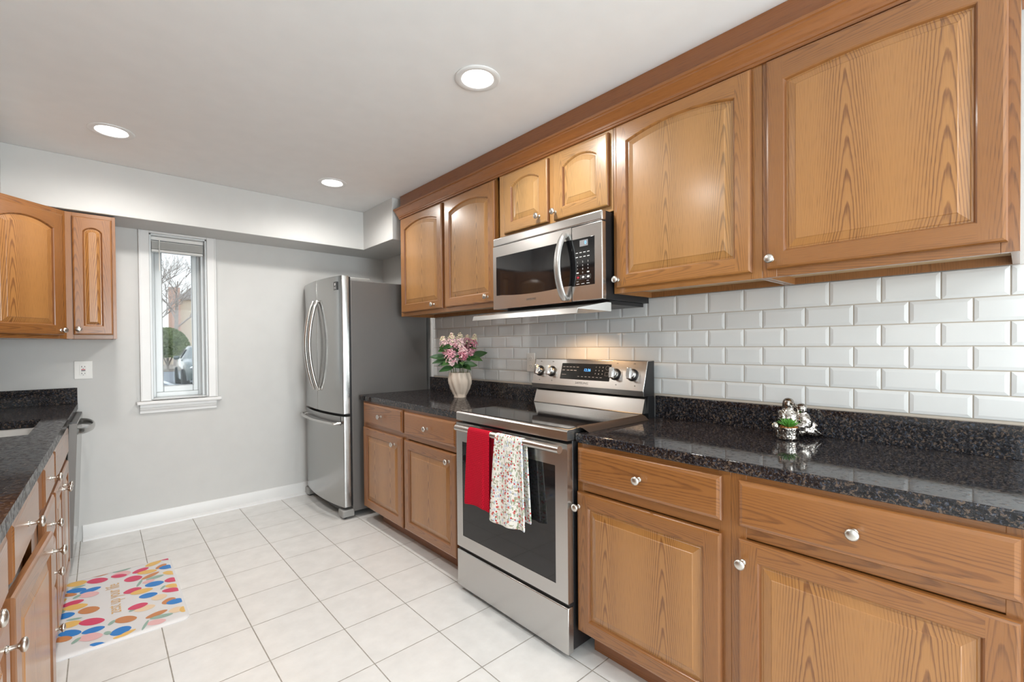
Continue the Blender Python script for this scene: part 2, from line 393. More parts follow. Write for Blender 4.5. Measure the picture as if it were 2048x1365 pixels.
# ------------------------------------------------------------------ room shell
def slab(name, x0, x1, y0, y1, z0, z1, mat):
    b = MB(); b.box(x0, x1, y0, y1, z0, z1, mat); return struct(b.build(name, smooth=0))
slab('floor', WL - .12, WX + .14, WR - .12, WB + .24, -0.06, 0.0, 'floor')
slab('ceiling', WL - .12, WX + .14, WR - .12, WB + .24, ZC, ZC + .08, 'ceil')
b = MB()
b.box(WL - .12, WL, WR - .12, -1.52, 0, ZC, 'wall'); b.box(WL - .12, WL, .08, WB + .24, 0, ZC, 'wall'); b.box(WL - .12, WL, -1.52, .08, 0, .93, 'wall'); b.box(WL - .12, WL, -1.52, .08, 2.1, ZC, 'wall')
struct(b.build('wall_left', smooth=0))
slab('wall_right', WX + .008, WX + .14, WR - .12, WB + .24, 0, ZC, 'wall')
WIN = (0.270, 0.615, 0.905, 2.092)      # window opening x0 x1 z0 z1
b = MB()
b.box(WL, WIN[0], WB, WB + .24, 0, ZC, 'wall'); b.box(WIN[1], WX + .008, WB, WB + .24, 0, ZC, 'wall')
b.box(WIN[0], WIN[1], WB, WB + .24, 0, WIN[2], 'wall'); b.box(WIN[0], WIN[1], WB, WB + .24, WIN[3], ZC, 'wall')
struct(b.build('wall_back', smooth=0))
b = MB()
b.box(WL, 0.15, WR - .12, WR, 0, ZC, 'wall'); b.box(1.95, WX + .008, WR - .12, WR, 0, ZC, 'wall'); b.box(0.15, 1.95, WR - .12, WR, 2.1, ZC, 'wall')
struct(b.build('wall_rear', smooth=0))
# dropped soffits along the back wall, over the refrigerator and along the left wall
ZS, YS, XS_R, XS_L = 2.1075, 3.808, 1.713, -0.400
b = MB(); P = [(WL, WB), (WL, WR), (XS_L, WR), (XS_L, YS), (XS_R, YS), (XS_R, 3.282), (WX + .008, 3.282), (WX + .008, WB)]
b.rings([[(x, y, ZS) for x, y in P], [(x, y, ZC) for x, y in P]], 'wall')
struct(b.build('trim_1', bevel=0.004, smooth=0))
# baseboard on the back wall with a shoe moulding
b = MB()
prof = [(0, 0.0), (-.030, 0.0), (-.028, .010), (-.017, .019), (-.013, .022), (-.013, .078), (-.009, .090), (-.006, .102), (0, .104)]
b.rings([[(x, WB + py, pz) for py, pz in prof] for x in (-0.10, 1.40)], 'trim')
struct(b.build('baseboard_back', smooth=30))

# window_1: casing, stool, apron, deep jamb, sash, pane
wn = bpy.data.objects.new('window_1', None); COL.objects.link(wn); struct(wn)
b = MB()
for x0, x1 in ((0.210, WIN[0]), (WIN[1], 0.672)):
    b.box(x0, x1, WB - .018, WB, 0.898, ZS - .001, 'trim'); b.box(x0 + (0 if x0 < .4 else .047), x0 + (.010 if x0 < .4 else .057), WB - .023, WB - .018, 0.898, ZS - .001, 'trim')
b.box(WIN[0], WIN[1], WB - .018, WB, WIN[3], ZS - .001, 'trim')
b.build('casing', wn, bevel=0.003)
b = MB(); b.box(0.186, 0.696, WB - .045, WB, 0.872, 0.896, 'trim'); b.box(WIN[0], WIN[1], WB, WB + .17, 0.880, 0.906, 'trim'); b.build('sill', wn, bevel=0.006, seg=3)
b = MB()
b.rings([[(x, WB - d, z) for d, z in ((0, .872), (.022, .872), (.022, .850), (.014, .846), (.016, .838), (.010, .826), (.012, .812), (0, .810))] for x in (0.205, 0.664)], 'trim'); b.build('apron', wn, smooth=30)
b = MB()
for x0, x1 in ((WIN[0], WIN[0] + .012), (WIN[1] - .012, WIN[1])): b.box(x0, x1, WB - .004, WB + .20, 0.906, WIN[3], 'vinyl')
b.box(WIN[0], WIN[1], WB - .004, WB + .20, WIN[3] - .012, WIN[3], 'vinyl')
b.box(WIN[1] - .03, WIN[1] - .012, WB + .06, WB + .075, 0.906, WIN[3], 'vinyl'); b.box(WIN[0] + .012, WIN[0] + .022, WB + .09, WB + .20, 0.906, WIN[3], 'vinyl')
b.build('jamb', wn, bevel=0.002)
YG = WB + .17
def frame_rect(b, x0, x1, z0, z1, wl, wr, wb, wt, y0, y1, m):
    b.box(x0, x0 + wl, y0, y1, z0, z1, m); b.box(x1 - wr, x1, y0, y1, z0, z1, m); b.box(x0 + wl, x1 - wr, y0, y1, z0, z0 + wb, m); b.box(x0 + wl, x1 - wr, y0, y1, z1 - wt, z1, m)
b = MB(); frame_rect(b, 0.283, 0.603, 0.906, 2.080, .027, .032, .035, .035, YG - .02, YG + .05, 'vinyl'); b.build('frame', wn, bevel=0.004)
b = MB(); frame_rect(b, 0.309, 0.572, 0.940, 2.046, .046, .033, .048, .055, YG - .008, YG + .03, 'vinyl'); b.build('sash', wn, bevel=0.005)
b = MB(); b.box(0.354, 0.540, YG + .008, YG + .012, 0.986, 1.993, 'glass'); b.build('pane', wn, smooth=0)
b = MB(); frame_rect(b, 0.352, 0.542, 0.985, 1.994, .003, .003, .003, .003, YG - .010, YG - .007, 'midgrey'); b.build('glazing_bead', wn)

# added_window_2: unseen sliding door frame, added behind the camera for the fill light
w2 = bpy.data.objects.new('added_window_2', None); COL.objects.link(w2); struct(w2)
b = MB(); frame_rect(b, 0.15, 1.95, 0.0, 2.1, .06, .06, .05, .06, WR - .09, WR - .02, 'vinyl'); b.box(1.02, 1.08, WR - .09, WR - .02, .05, 2.04, 'vinyl'); b.build('frame', w2, bevel=.004)
b = MB(); b.box(0.21, 1.02, WR - .056, WR - .05, .05, 2.04, 'glass'); b.box(1.08, 1.89, WR - .056, WR - .05, .05, 2.04, 'glass'); b.build('pane', w2, smooth=0)

w3 = bpy.data.objects.new('added_window_3', None); COL.objects.link(w3); struct(w3)  # unseen left wall window, added to hold the side fill light
b = MB()
for y0_, y1_, z0_, z1_ in ((-1.52, -1.47, .93, 2.1), (.03, .08, .93, 2.1), (-1.47, .03, .93, .98), (-1.47, .03, 2.05, 2.1), (-.745, -.695, .98, 2.05)): b.box(WL - .08, WL - .02, y0_, y1_, z0_, z1_, 'vinyl')
b.build('frame', w3, bevel=.004)
b = MB(); b.box(WL - .054, WL - .050, -1.47, -.745, .98, 2.05, 'glass'); b.box(WL - .054, WL - .050, -.695, .03, .98, 2.05, 'glass'); b.build('pane', w3, smooth=0)

# blind raised to the top of the window
bl = thing('window_blind', 'white mini blind raised to the top of the narrow window', 'blind', (0.4425, WB + .055, 1.97))
b = MB(); b.box(-.158, .158, -.02, .02, .075, .108, 'white'); b.box(-.158, .158, -.021, -.020, .078, .084, 'darkgrey'); b.build('headrail', bl, bevel=.003)
b = MB()
for i in range(14): b.box(-.155, .155, -.024, .024, .022 + i*.0038, .0235 + i*.0038, 'white')
b.build('slat_stack', bl)
b = MB(); b.box(-.156, .156, -.022, .022, .0, .018, 'white'); b.build('bottom_rail', bl, bevel=.004)
b = MB(); b.tube([(-.110, -.03, .085), (-.112, -.034, .03), (-.112, -.034, -.14)], .0035, 'white', 8); b.build('wand', bl)

# ------------------------------------------------------------------ tile backsplash (bevelled subway tiles, real relief)
b = MB()
YE0, YE1 = -0.64, 3.248
b.box(WX + .0055, WX + .0078, YE0, YE1, 1.0, 1.4995, 'grout')
PY, PZ = 0.15438, 0.07668; g = .0016; bev = .011
z0 = 1.0249
for r in range(6):
    za, zb = z0 + r*PZ + g, z0 + (r + 1)*PZ - g
    if r == 5: zb = 1.4985
    off = 0.1054 if r % 2 == 0 else 0.0255
    for k in range(-6, 24):
        y0_, y1_ = off + k*PY + g, off + (k + 1)*PY - g
        y0_, y1_ = max(y0_, YE0), min(y1_, YE1)
        if y1_ - y0_ < .012: continue
        e = min(bev, (y1_ - y0_)*.4)
        rg = [[(WX + .0056, y, z) for y, z in ((y0_, za), (y1_, za), (y1_, zb), (y0_, zb))],
              [(WX + .0026, y, z) for y, z in ((y0_, za), (y1_, za), (y1_, zb), (y0_, zb))],
              [(WX + .0008, y, z) for y, z in ((y0_ + e, za + bev), (y1_ - e, za + bev), (y1_ - e, zb - bev), (y0_ + e, zb - bev))]]
        b.rings(rg, 'tile', cap0=False)
ts = b.build('tile_backsplash', smooth=0)
tag(ts, 'white subway tile backsplash with raised tile faces above the right worktop', 'backsplash')
md = ts.modifiers.new('edge', 'BEVEL'); md.width = .0012; md.segments = 2; md.limit_method = 'ANGLE'; md.angle_limit = R(18)
b = MB(); b.box(WX - .004, WX + .008, 3.249, 3.272, 0.90, 1.4985, 'trim'); struct(b.build('trim_2', bevel=.003))

# ------------------------------------------------------------------ cabinets
_knob = None
def knob(parent, x, z, y=-.02):
    global _knob
    if _knob is None:
        b = MB(); T = Matrix.Rotation(PI/2, 4, 'X')          # spin axis -> local -Y
        b.lathe([(.0085, 0), (.0085, .002), (.0055, .004), (.0048, .014), (.007, .017), (.0135, .020), (.0158, .0235), (.0150, .0265), (.0105, .0290), (.004, .0302)], 'nickel', 24, T)
        o = b.build('knob', parent, smooth=50); _knob = o
    else:
        o = _knob.copy(); COL.objects.link(o); o.parent = parent
    o.location = (x, y, z); o.scale = (1, 1.14, 1); return o
def door_frame(w, h, st, rt, rb, rise, t=.02):
    """cope-and-stick frame; local x 0..w, z 0..h, front at y=-t.  Returns mesh builder and the opening outline."""
    b = MB(); zt = h - rt
    def opening(d):
        xl, xr = st + d, w - st - d
        if rise > 0:
            hw0 = w/2 - st; rad = (hw0*hw0 + rise*rise)/(2*rise); cz = zt - rad
            r_ = rad - d; N = 18; a0 = math.asin(min(1, (xr - xl)/2/r_))
            ar = [(w/2 + r_*math.sin(q), cz + r_*math.cos(q)) for q in [a0 - 2*a0*i/N for i in range(N + 1)]]   # right -> left
        else: ar = [(xr, zt - d), (xl, zt - d)]
        return [(xl, rb + d), (xr, rb + d)] + ar
    arc = opening(0)[2:]
    e = .009; yf = -t; ye = -t + .007
    # front faces
    def q(vs, m): b.add([(x, yf, z) for x, z in vs], [tuple(range(len(vs)))], m)
    zl = arc[-1][1]
    q([(e, e), (st, e), (st, rb), (st, zl), (st, h - e), (e, h - e)], 'fv'); q([(w - st, e), (w - e, e), (w - e, h - e), (w - st, h - e), (w - st, arc[0][1]), (w - st, rb)], 'fv')
    q([(st, e), (w - st, e), (w - st, rb), (st, rb)], 'fh')
    top = [(x, h - e) for x, z in arc]
    for i in range(len(arc) - 1): q([arc[i], top[i], top[i + 1], arc[i + 1]], 'fh')
    # outer rounded edge and sides
    def edge(p, q_, m):
        inn = lambda v: (min(max(v[0], e), w - e), min(max(v[1], e), h - e))
        a, c = p, q_; ai, ci = inn(p), inn(q_)
        mid = lambda o, i_: ((o[0]*.65 + i_[0]*.35), (o[1]*.65 + i_[1]*.35))
        am, cm = mid(a, ai), mid(c, ci)
        b.add([(ai[0], yf, ai[1]), (ci[0], yf, ci[1]), (cm[0], yf + .002, cm[1]), (am[0], yf + .002, am[1])], [(0, 1, 2, 3)], m)
        b.add([(am[0], yf + .002, am[1]), (cm[0], yf + .002, cm[1]), (c[0], ye, c[1]), (a[0], ye, a[1])], [(0, 1, 2, 3)], m)
        b.add([(a[0], ye, a[1]), (c[0], ye, c[1]), (c[0], 0, c[1]), (a[0], 0, a[1])], [(0, 1, 2, 3)], m)
    edge((0, 0), (w, 0), 'fh'); edge((w, 0), (w, h), 'fv'); edge((w, h), (0, h), 'fh'); edge((0, h), (0, 0), 'fv')
    # sticking (inner bead)
    op = opening(0)          # counter-clockwise seen from the front (x right, z up)
    i1 = opening(.0035); i2 = opening(.0075)
    n = len(op)
    for i in range(n):
        j = (i + 1) % n
        m = 'fv' if abs(op[i][0] - op[j][0]) < 1e-6 else 'fh'
        b.add([(op[i][0], yf, op[i][1]), (op[j][0], yf, op[j][1]), (i1[j][0], yf + .0025, i1[j][1]), (i1[i][0], yf + .0025, i1[i][1])], [(0, 1, 2, 3)], m)
        b.add([(i1[i][0], yf + .0025, i1[i][1]), (i1[j][0], yf + .0025, i1[j][1]), (i2[j][0], yf + .010, i2[j][1]), (i2[i][0], yf + .010, i2[i][1])], [(0, 1, 2, 3)], m)
    b.add([(0, 0, 0), (w, 0, 0), (w, 0, h), (0, 0, h)], [(0, 1, 2, 3)], 'side')
    return b, opening
def door_panel(op, t=.02, field=.036):
    b = MB()
    rg = []
    for d, y in ((.004, -t + .0105), (.012, -t + .0100), (.014, -t + .0085), (field, -t + .0025), (field + .002, -t + .0008)):
        rg.append([(x, y, z) for x, z in op(d)])
    b.rings(rg, 'panel', cap0=False); return b
def end_grain(o):
    o.data.materials.append(MT['end']); k = len(o.data.materials) - 1
    for p in o.data.polygons:
        if abs(p.normal.x) > .55: p.material_index = k
def add_door(parent, x0, x1, z0, z1, rise=0.0, kn=None, stile=.055, swing=0.0, rt=None, hinge='l', rail=.055):
    w_, h_ = x1 - x0, z1 - z0
    b, op = door_frame(w_, h_, stile, rt or rail, rail, rise)
    d = b.build('door', parent, smooth=0); end_grain(d)
    d.location = (x0, 0, z0)
    if swing:
        if hinge == 'l': d.rotation_euler = (0, 0, -swing)
        else:
            d.rotation_euler = (0, 0, -swing); c_, s_ = math.cos(-swing), math.sin(-swing); d.location = (x1 - w_*c_, -w_*s_, z0)
    p = door_panel(op, field=min(.036, (w_ - 2*stile)*.28)).build('panel', d, smooth=0)
    if kn: knob(d, kn[0] - x0, kn[1] - z0)
    return d
def add_drawer(parent, x0, x1, z0, z1, kn=True, name='drawer'):
    w_, h_ = x1 - x0, z1 - z0; b = MB(); t = .02
    def ring(d, y): return [(d, y, d), (w_ - d, y, d), (w_ - d, y, h_ - d), (d, y, h_ - d)]
    b.rings([ring(0, 0), ring(0, -t + .0085), ring(.0035, -t + .0035), ring(.006, -t + .003), ring(.013, -t)], 'drawer')
    d = b.build(name, parent, smooth=0); d.location = (x0, 0, z0); end_grain(d)
    if kn: knob(d, w_/2, h_/2 - .001)
    return d
def base_cabinet(label, loc, rz, wd, stiles, rails, depth=.60, dcat='cabinet', group=None, toe=True, toe_ends=(0, 0), h=.8745, hc=None):
    c = thing('base_cabinet', label, dcat, loc, rz, group)
    b = MB(); b.box(.001, wd - .001, .02, depth, .100, hc or h, 'side'); b.build('carcass', c, smooth=0)
    b = MB()
    for x0, x1 in stiles: b.box(x0, x1, 0, .0199, .104, h, 'fv')
    for z0_, z1_ in rails:
        for (xa, xb) in zip(stiles[:-1], stiles[1:]): b.box(xa[1], xb[0], .0004, .0199, z0_, z1_, 'fh')
    b.build('face_frame', c, bevel=.0006, seg=1, smooth=0)
    b = MB(); b.box(.0 + toe_ends[0], wd - toe_ends[1], .075, .085, 0.001, .1035, 'toe'); b.build('toe_kick', c, smooth=0)
    return c
RA = [(.104, .140), (.684, .716), (.850, .8745)]
# right run, near the camera
c1 = base_cabinet('oak base cabinet right of the stove with a narrow drawer over one door', (XF, 1.2060, 0), FACE_RIGHT_RUN, .6070, [(0, .030), (.570, .6070)], RA, toe_ends=(.020, 0))
add_drawer(c1, .0105, .583, .720, .859); add_door(c1, .0075, .583, .116, .680, kn=(.0195, .622))
c2 = base_cabinet('oak base cabinet below the bird planter, widest drawer nearest the camera', (XF, .5985, 0), FACE_RIGHT_RUN, .612, [(0, .045), (.575, .612)], RA)
add_drawer(c2, .027, .600, .719, .858); add_door(c2, .027, .600, .116, .681, kn=(.042, .6165))
c3 = base_cabinet('oak base cabinet at the near end of the right worktop', (XF, -.0140, 0), FACE_RIGHT_RUN, .606, [(0, .045), (.565, .606)], RA)
add_drawer(c3, .027, .580, .719, .858); add_door(c3, .027, .580, .116, .681, kn=(.042, .6165))
# right run, between refrigerator and stove
c4 = base_cabinet('double oak base cabinet between the refrigerator and the stove', (XF, 3.235, 0), FACE_RIGHT_RUN, 1.255, [(0, .045), (.575, .655), (1.205, 1.255)], RA, toe_ends=(.14, 0))
add_drawer(c4, .033, .602, .718, .864); add_drawer(c4, .628, 1.192, .716, .857)
add_door(c4, .026, .600, .108, .688, kn=(.505, .632)); add_door(c4, .625, 1.192, .112, .680, kn=(1.132, .634))

def wall_cabinet(name, label, loc, rz, wd, zb, zt, stiles, depth=.30, group=None, rail=.045, inl=0.0, inr=0.0):
    c = thing(name, label, 'cabinet', loc, rz, group)
    b = MB(); h = zt - zb
    b.box(.0015 + inl, .0165 + inl, .02, depth, 0, h, 'side'); b.box(wd - .0165 - inr, wd - .0015 - inr, .02, depth, 0, h, 'side')
    b.box(.0165 + inl, wd - .0165 - inr, depth - .012, depth, 0, h, 'side'); b.box(.0165 + inl, wd - .0165 - inr, .02, depth - .012, h - .015, h, 'side')
    b.box(.0165 + inl, wd - .0165 - inr, .02, depth - .012, .026, .040, 'under')
    b.build('carcass', c, smooth=0)
    b = MB()
    for x0, x1 in stiles: b.box(x0, x1, 0, .0199, 0, h, 'fv')
    for z0_, z1_ in ((0, rail), (h - rail, h)):
        for xa, xb in zip(stiles[:-1], stiles[1:]): b.box(xa[1], xb[0], .0004, .0199, z0_, z1_, 'fh')
    b.build('face_frame', c, bevel=.0006, seg=1, smooth=0)
    return c
ZU, ZT = 1.500, 2.262
u1 = wall_cabinet('wall_cabinet', 'oak wall cabinet with two arched doors above the flower vase', (XU, 3.2225, ZU), FACE_RIGHT_RUN, 1.150, ZU, ZT, [(0, .045), (.565, .655), (1.10, 1.150)], inr=.03)
add_door(u1, .031, .596, .0275, .742, rise=.038, kn=(.498, .0575), rt=.049); add_door(u1, .6285, 1.152, .0285, .742, rise=.038, kn=(1.089, .062), rt=.049)
u2 = wall_cabinet('wall_cabinet', 'short oak wall cabinet with two arched doors above the microwave', (XU, 2.039, 1.879), FACE_RIGHT_RUN, .793, 1.879, ZT, [(0, .045), (.37, .47), (.745, .793)], inl=.03)
add_door(u2, .054, .400, .027, .358, rise=.034, kn=(.339, .068), rt=.042, stile=.062); add_door(u2, .4405, .777, .025, .358, rise=.034, kn=(.443 + .012, .065), rt=.042, stile=.062)
u3 = wall_cabinet('wall_cabinet', 'oak wall cabinet with one arched door right beside the microwave', (XU, 1.2435, ZU), FACE_RIGHT_RUN, .6275, ZU, ZT, [(0, .045), (.59, .6275)])
add_door(u3, .021, .596, .0225, .745, rise=.033, kn=(.034, .0585), rt=.047)
u4 = wall_cabinet('wall_cabinet', 'oak wall cabinet with one arched door above the bird planter', (XU, .6150, ZU), FACE_RIGHT_RUN, .6095, ZU, ZT, [(0, .045), (.575, .6095)])
add_door(u4, .0165, .588, .026, .745, rise=.013, kn=(.035, .059), rt=.068)

def retone(o, suf_):
    for ch in [o] + list(o.children_recursive):
        if ch.type != 'MESH' or ch.name.startswith('knob'): continue
        for sl_ in ch.material_slots:
            for k_ in ('panel', 'fv', 'fh'):
                if sl_.material == MT[k_]: sl_.material = MT[k_ + suf_]; break
retone(u2, '_honey'); retone(u1, '_lit'); retone(u3, '_lit')  # u2 is lighter oak; on u1 and u3 the light is painted in

# crown moulding and the flat board above it, returning to the wall at the left end
cr = thing('crown_moulding', 'stepped oak crown moulding running along the ceiling over the right wall cabinets', 'moulding', (XU, 3.2225, 0), FACE_RIGHT_RUN)
prof = [(.0, 2.252), (.007, 2.252), (.009, 2.256), (.009, 2.262), (.013, 2.264), (.013, 2.274), (.017, 2.278), (.022, 2.290), (.027, 2.302), (.033, 2.311), (.033, 2.317), (.039, 2.320), (.039, 2.330), (.034, 2.334), (.0, 2.335)]
L = 3.2175
path = [(0, .30), (0, 0), (L, 0), (L, .30)]; dirs = [(-1, 0), (-1, -1), (1, -1), (1, 0)]
b = MB(); b.rings([[(px + dx*d, py + dy*d, z) for d, z in prof] for (px, py), (dx, dy) in zip(path, dirs)], 'crown'); b.build('cornice', cr, smooth=25)
b = MB(); b.box(0, L, 0, .018, 2.3355, ZC - .0012, 'fascia'); b.box(0, .018, .018, .3, 2.3355, ZC - .0012, 'fascia'); b.box(L - .018, L, .018, .3, 2.3355, ZC - .0012, 'fascia'); b.build('fascia_board', cr, smooth=0)

# left run (turned very slightly, as in the room)
LA = -0.0154
def lrun(s_, off=0.0, z=0.0): return (-.1762 + .0154*s_ - off, s_, z)
RZL = FACE_LEFT_RUN + LA
def lbase(label, s0, wd, stiles, rails=RA, hc=None): return base_cabinet(label, lrun(s0, .025), RZL, wd, stiles, rails, depth=.58, hc=hc)
l1 = lbase('oak base cabinet on the left with its lower door standing slightly open', 1.540, .620, [(0, .04), (.545, .620)])
add_drawer(l1, .040, .535, .720, .861); add_door(l1, .040, .535, .116, .688, kn=(.505, .630), swing=R(3.7))
l2 = lbase('narrow oak drawer bank of four drawers in the left run', 2.162, .440, [(0, .06), (.41, .440)])
add_drawer(l2, .085, .425, .720, .861)
for z0_, z1_ in ((.545, .690), (.340, .525), (.116, .320)): add_drawer(l2, .085, .425, z0_, z1_)
l3 = lbase('oak sink base cabinet next to the dishwasher', 2.604, .905, [(0, .03), (.34, .38), (.87, .905)], hc=.685)
add_drawer(l3, .020, .760, .720, .861, kn=False, name='false_front')
add_door(l3, .020, .350, .116, .688, kn=(.315, .630)); add_door(l3, .366, .740, .116, .688, kn=(.400, .630))
l0 = lbase('oak base cabinet at the near end of the left run', .880, .658, [(0, .04), (.62, .658)])
add_drawer(l0, .040, .630, .720, .861); add_door(l0, .040, .630, .116, .688, kn=(.575, .625))

# corner wall cabinet (diagonal) and the narrow one beside it
ZL0, ZL1 = 1.332, 2.098
cc = thing('corner_wall_cabinet', 'diagonal oak corner wall cabinet with one wide arched door', 'cabinet', (-.146, 3.8286, ZL0), R(45), None)
dl = .437; h_ = ZL1 - ZL0; c45 = math.sqrt(.5)
b = MB()
# body in cabinet coordinates: face runs from (-dl,0) to (0,0), room corner behind it
def toloc(X, Y):
    dx, dy = X + .146, Y - 3.8286; return (dx*c45 + dy*c45, -dx*c45 + dy*c45)
P = [toloc(*q_) for q_ in ((-.146, 3.8286), (-.146, WB - .002), (WL + .002, WB - .002), (WL + .002, 3.520), (-.4549, 3.520))]
fx, fy = toloc(-.4549, 3.520)
P = [(P[0][0] - .012, .0205), P[1], P[2], P[3], (fx + .012, fy + .0205)]
b.rings([[(x, y, 0.0) for x, y in P], [(x, y, h_) for x, y in P]], 'side'); b.build('carcass', cc, smooth=0)
b = MB(); b.box(-dl, -dl + .04, 0, .0199, 0, h_, 'fv'); b.box(-.045, 0, 0, .0199, 0, h_, 'fv'); b.box(-dl + .04, -.045, .0004, .0199, 0, .04, 'fh'); b.box(-dl + .04, -.045, .0004, .0199, h_ - .04, h_, 'fh')
b.build('face_frame', cc, bevel=.0006, seg=1, smooth=0)
add_door(cc, -dl + .022, -.026, .022, .735, rise=.040, kn=(-.050, .050), rt=.052)
nc = wall_cabinet('wall_cabinet', 'narrow oak wall cabinet with an arched door beside the window', (-.1470, 3.8286, ZL0), 0.0, .2300, ZL0, ZL1, [(0, .032), (.2115, .2300)], depth=.318)
add_door(nc, .0305, .2135, .024, .742, rise=.028, kn=(.0545, .058), rt=.060, stile=.046, rail=.052)
# wall cabinets along the left wall, mirrored in the microwave glass
lu = wall_cabinet('wall_cabinet', 'oak wall cabinet with two arched doors on the left wall before the corner cabinet', (-.455, 2.50, ZL0), FACE_LEFT_RUN, 1.016, ZL0, ZL1, [(0, .045), (.46, .556), (.97, 1.016)], depth=.306)
add_door(lu, .03, .495, .022, .735, rise=.055, kn=(.46, .05), rt=.06); add_door(lu, .521, .986, .022, .735, rise=.055, kn=(.556, .05), rt=.06)
lu2 = wall_cabinet('wall_cabinet', 'oak wall cabinet with two arched doors at the near end of the left wall', (-.455, 1.48, ZL0), FACE_LEFT_RUN, 1.016, ZL0, ZL1, [(0, .045), (.46, .556), (.97, 1.016)], depth=.306)
add_door(lu2, .03, .495, .022, .735, rise=.055, kn=(.46, .05), rt=.06); add_door(lu2, .521, .986, .022, .735, rise=.055, kn=(.556, .05), rt=.06)

# ------------------------------------------------------------------ granite worktops
XW = 1.4266
def worktop(label, y0, y1):
    t_ = thing('worktop', label, 'worktop', (0, 0, 0))
    b = MB(); b.box(XW, WX + .002, y0, y1, .876, CTR, 'granite'); b.build('slab', t_, bevel=.004, seg=3)
    b = MB(); b.box(WX - .020, WX + .0025, y0, y1, CTR - .0005, 1.0165, 'granite'); b.build('upstand', t_, bevel=.002)
    return t_
worktop('dark speckled granite worktop carrying the silver bird planter', -.62, 1.2055)
worktop('dark speckled granite worktop under the flower vase', 1.972, 3.275)
lw = thing('worktop', 'dark speckled granite worktop with the sink cut-out along the left wall', 'worktop', (0, 0, 0))
def cedge(y): return -.1762 + .0154*y
SK = (-.62, -.2275, 2.765, 3.345)     # sink cut-out
b = MB()
for ya_, yb_, xa_, xb_ in ((.85, SK[2], None, None), (SK[3], WB - .001, None, None)):
    P = [(WL + .001, ya_), (cedge(ya_), ya_), (cedge(yb_), yb_), (WL + .001, yb_)]
    b.rings([[(x, y, .876) for x, y in P], [(x, y, CTR) for x, y in P]], 'granite')
for xa_, xb_ in ((WL + .001, SK[0]), (SK[1], None)):
    P = [(xa_, SK[2]), (xb_ if xb_ is not None else cedge(SK[2]), SK[2]), (xb_ if xb_ is not None else cedge(SK[3]), SK[3]), (xa_, SK[3])]
    b.rings([[(x, y, .876) for x, y in P], [(x, y, CTR) for x, y in P]], 'granite')
b.build('slab', lw, smooth=0)
b = MB(); b.box(WL + .001, -.1135, WB - .021, WB - .001, CTR - .0005, 1.0165, 'granite'); b.box(WL + .001, WL + .021, .85, WB - .021, CTR - .0005, 1.0165, 'granite'); b.build('upstand', lw, bevel=.002)
sk = thing('kitchen_sink', 'undermount stainless steel sink basin set into the left worktop', 'sink', (0, 0, 0))
b = MB()
def rr(x0, x1, y0, y1, r, z, n=5):
    out = []
    for cx, cy, a0 in ((x1 - r, y1 - r, 0), (x0 + r, y1 - r, PI/2), (x0 + r, y0 + r, PI), (x1 - r, y0 + r, 1.5*PI)):
        for i in range(n + 1): a = a0 + PI/2*i/n; out.append((cx + r*math.cos(a), cy + r*math.sin(a), z))
    return out
b.rings([rr(SK[0] - .02, SK[1] + .02, SK[2] - .02, SK[3] + .02, .05, .8735), rr(SK[0] - .004, SK[1] + .004, SK[2] - .004, SK[3] + .004, .05, .8735), rr(SK[0], SK[1], SK[2], SK[3], .05, .868), rr(SK[0] + .012, SK[1] - .012, SK[2] + .012, SK[3] - .012, .06, .72), rr(SK[0] + .05, SK[1] - .05, SK[2] + .05, SK[3] - .05, .05, .695)], 'sinksteel', cap0=False)
b.build('basin', sk, smooth=50, fix=False)
b = MB(); b.lathe([(.045, 0), (.045, .004), (.03, .004), (.028, .001)], 'chrome', 24, Matrix.Translation(((SK[0] + SK[1])/2, 3.05, .695))); b.build('drain', sk)

# ------------------------------------------------------------------ dishwasher, door slightly ajar
dw = thing('dishwasher', 'stainless steel dishwasher by the back wall, door slightly ajar', 'dishwasher', (-.158, 3.5315, 0), RZL)
b = MB(); b.box(.002, .590, .02, .54, .10, .865, 'darkgrey'); b.build('body', dw)
b = MB(); b.box(.01, .58, .05, .06, .004, .10, 'darkgrey'); b.build('toe_panel', dw)
T = Matrix.Translation((0, -.018, .103)) @ Matrix.Rotation(R(2.2), 4, 'X')
b = MB(); b.box(.003, .590, -.012, .024, 0, .750, 'fridgesteel', T); dd = b.build('door', dw, bevel=.003)
dd.data.materials.append(simple('door_edge_grey', (.19, .18, .17), .45))
for p_ in dd.data.polygons:
    if p_.normal.x < -.9: p_.material_index = len(dd.data.materials) - 1
b = MB(); b.box(.008, .585, -.010, .060, .7505, .757, 'darkgrey', T); b.build('control_strip', dd)
b = MB()
pth = [(.05 + .49*i/24, -.012 - .062*math.sin(PI*i/24)**.55, .700) for i in range(25)]
b.tube(pth, .015, 'fridgesteel', 12, T, sq=(.5, 1.3)); b.build('handle', dd, smooth=60)

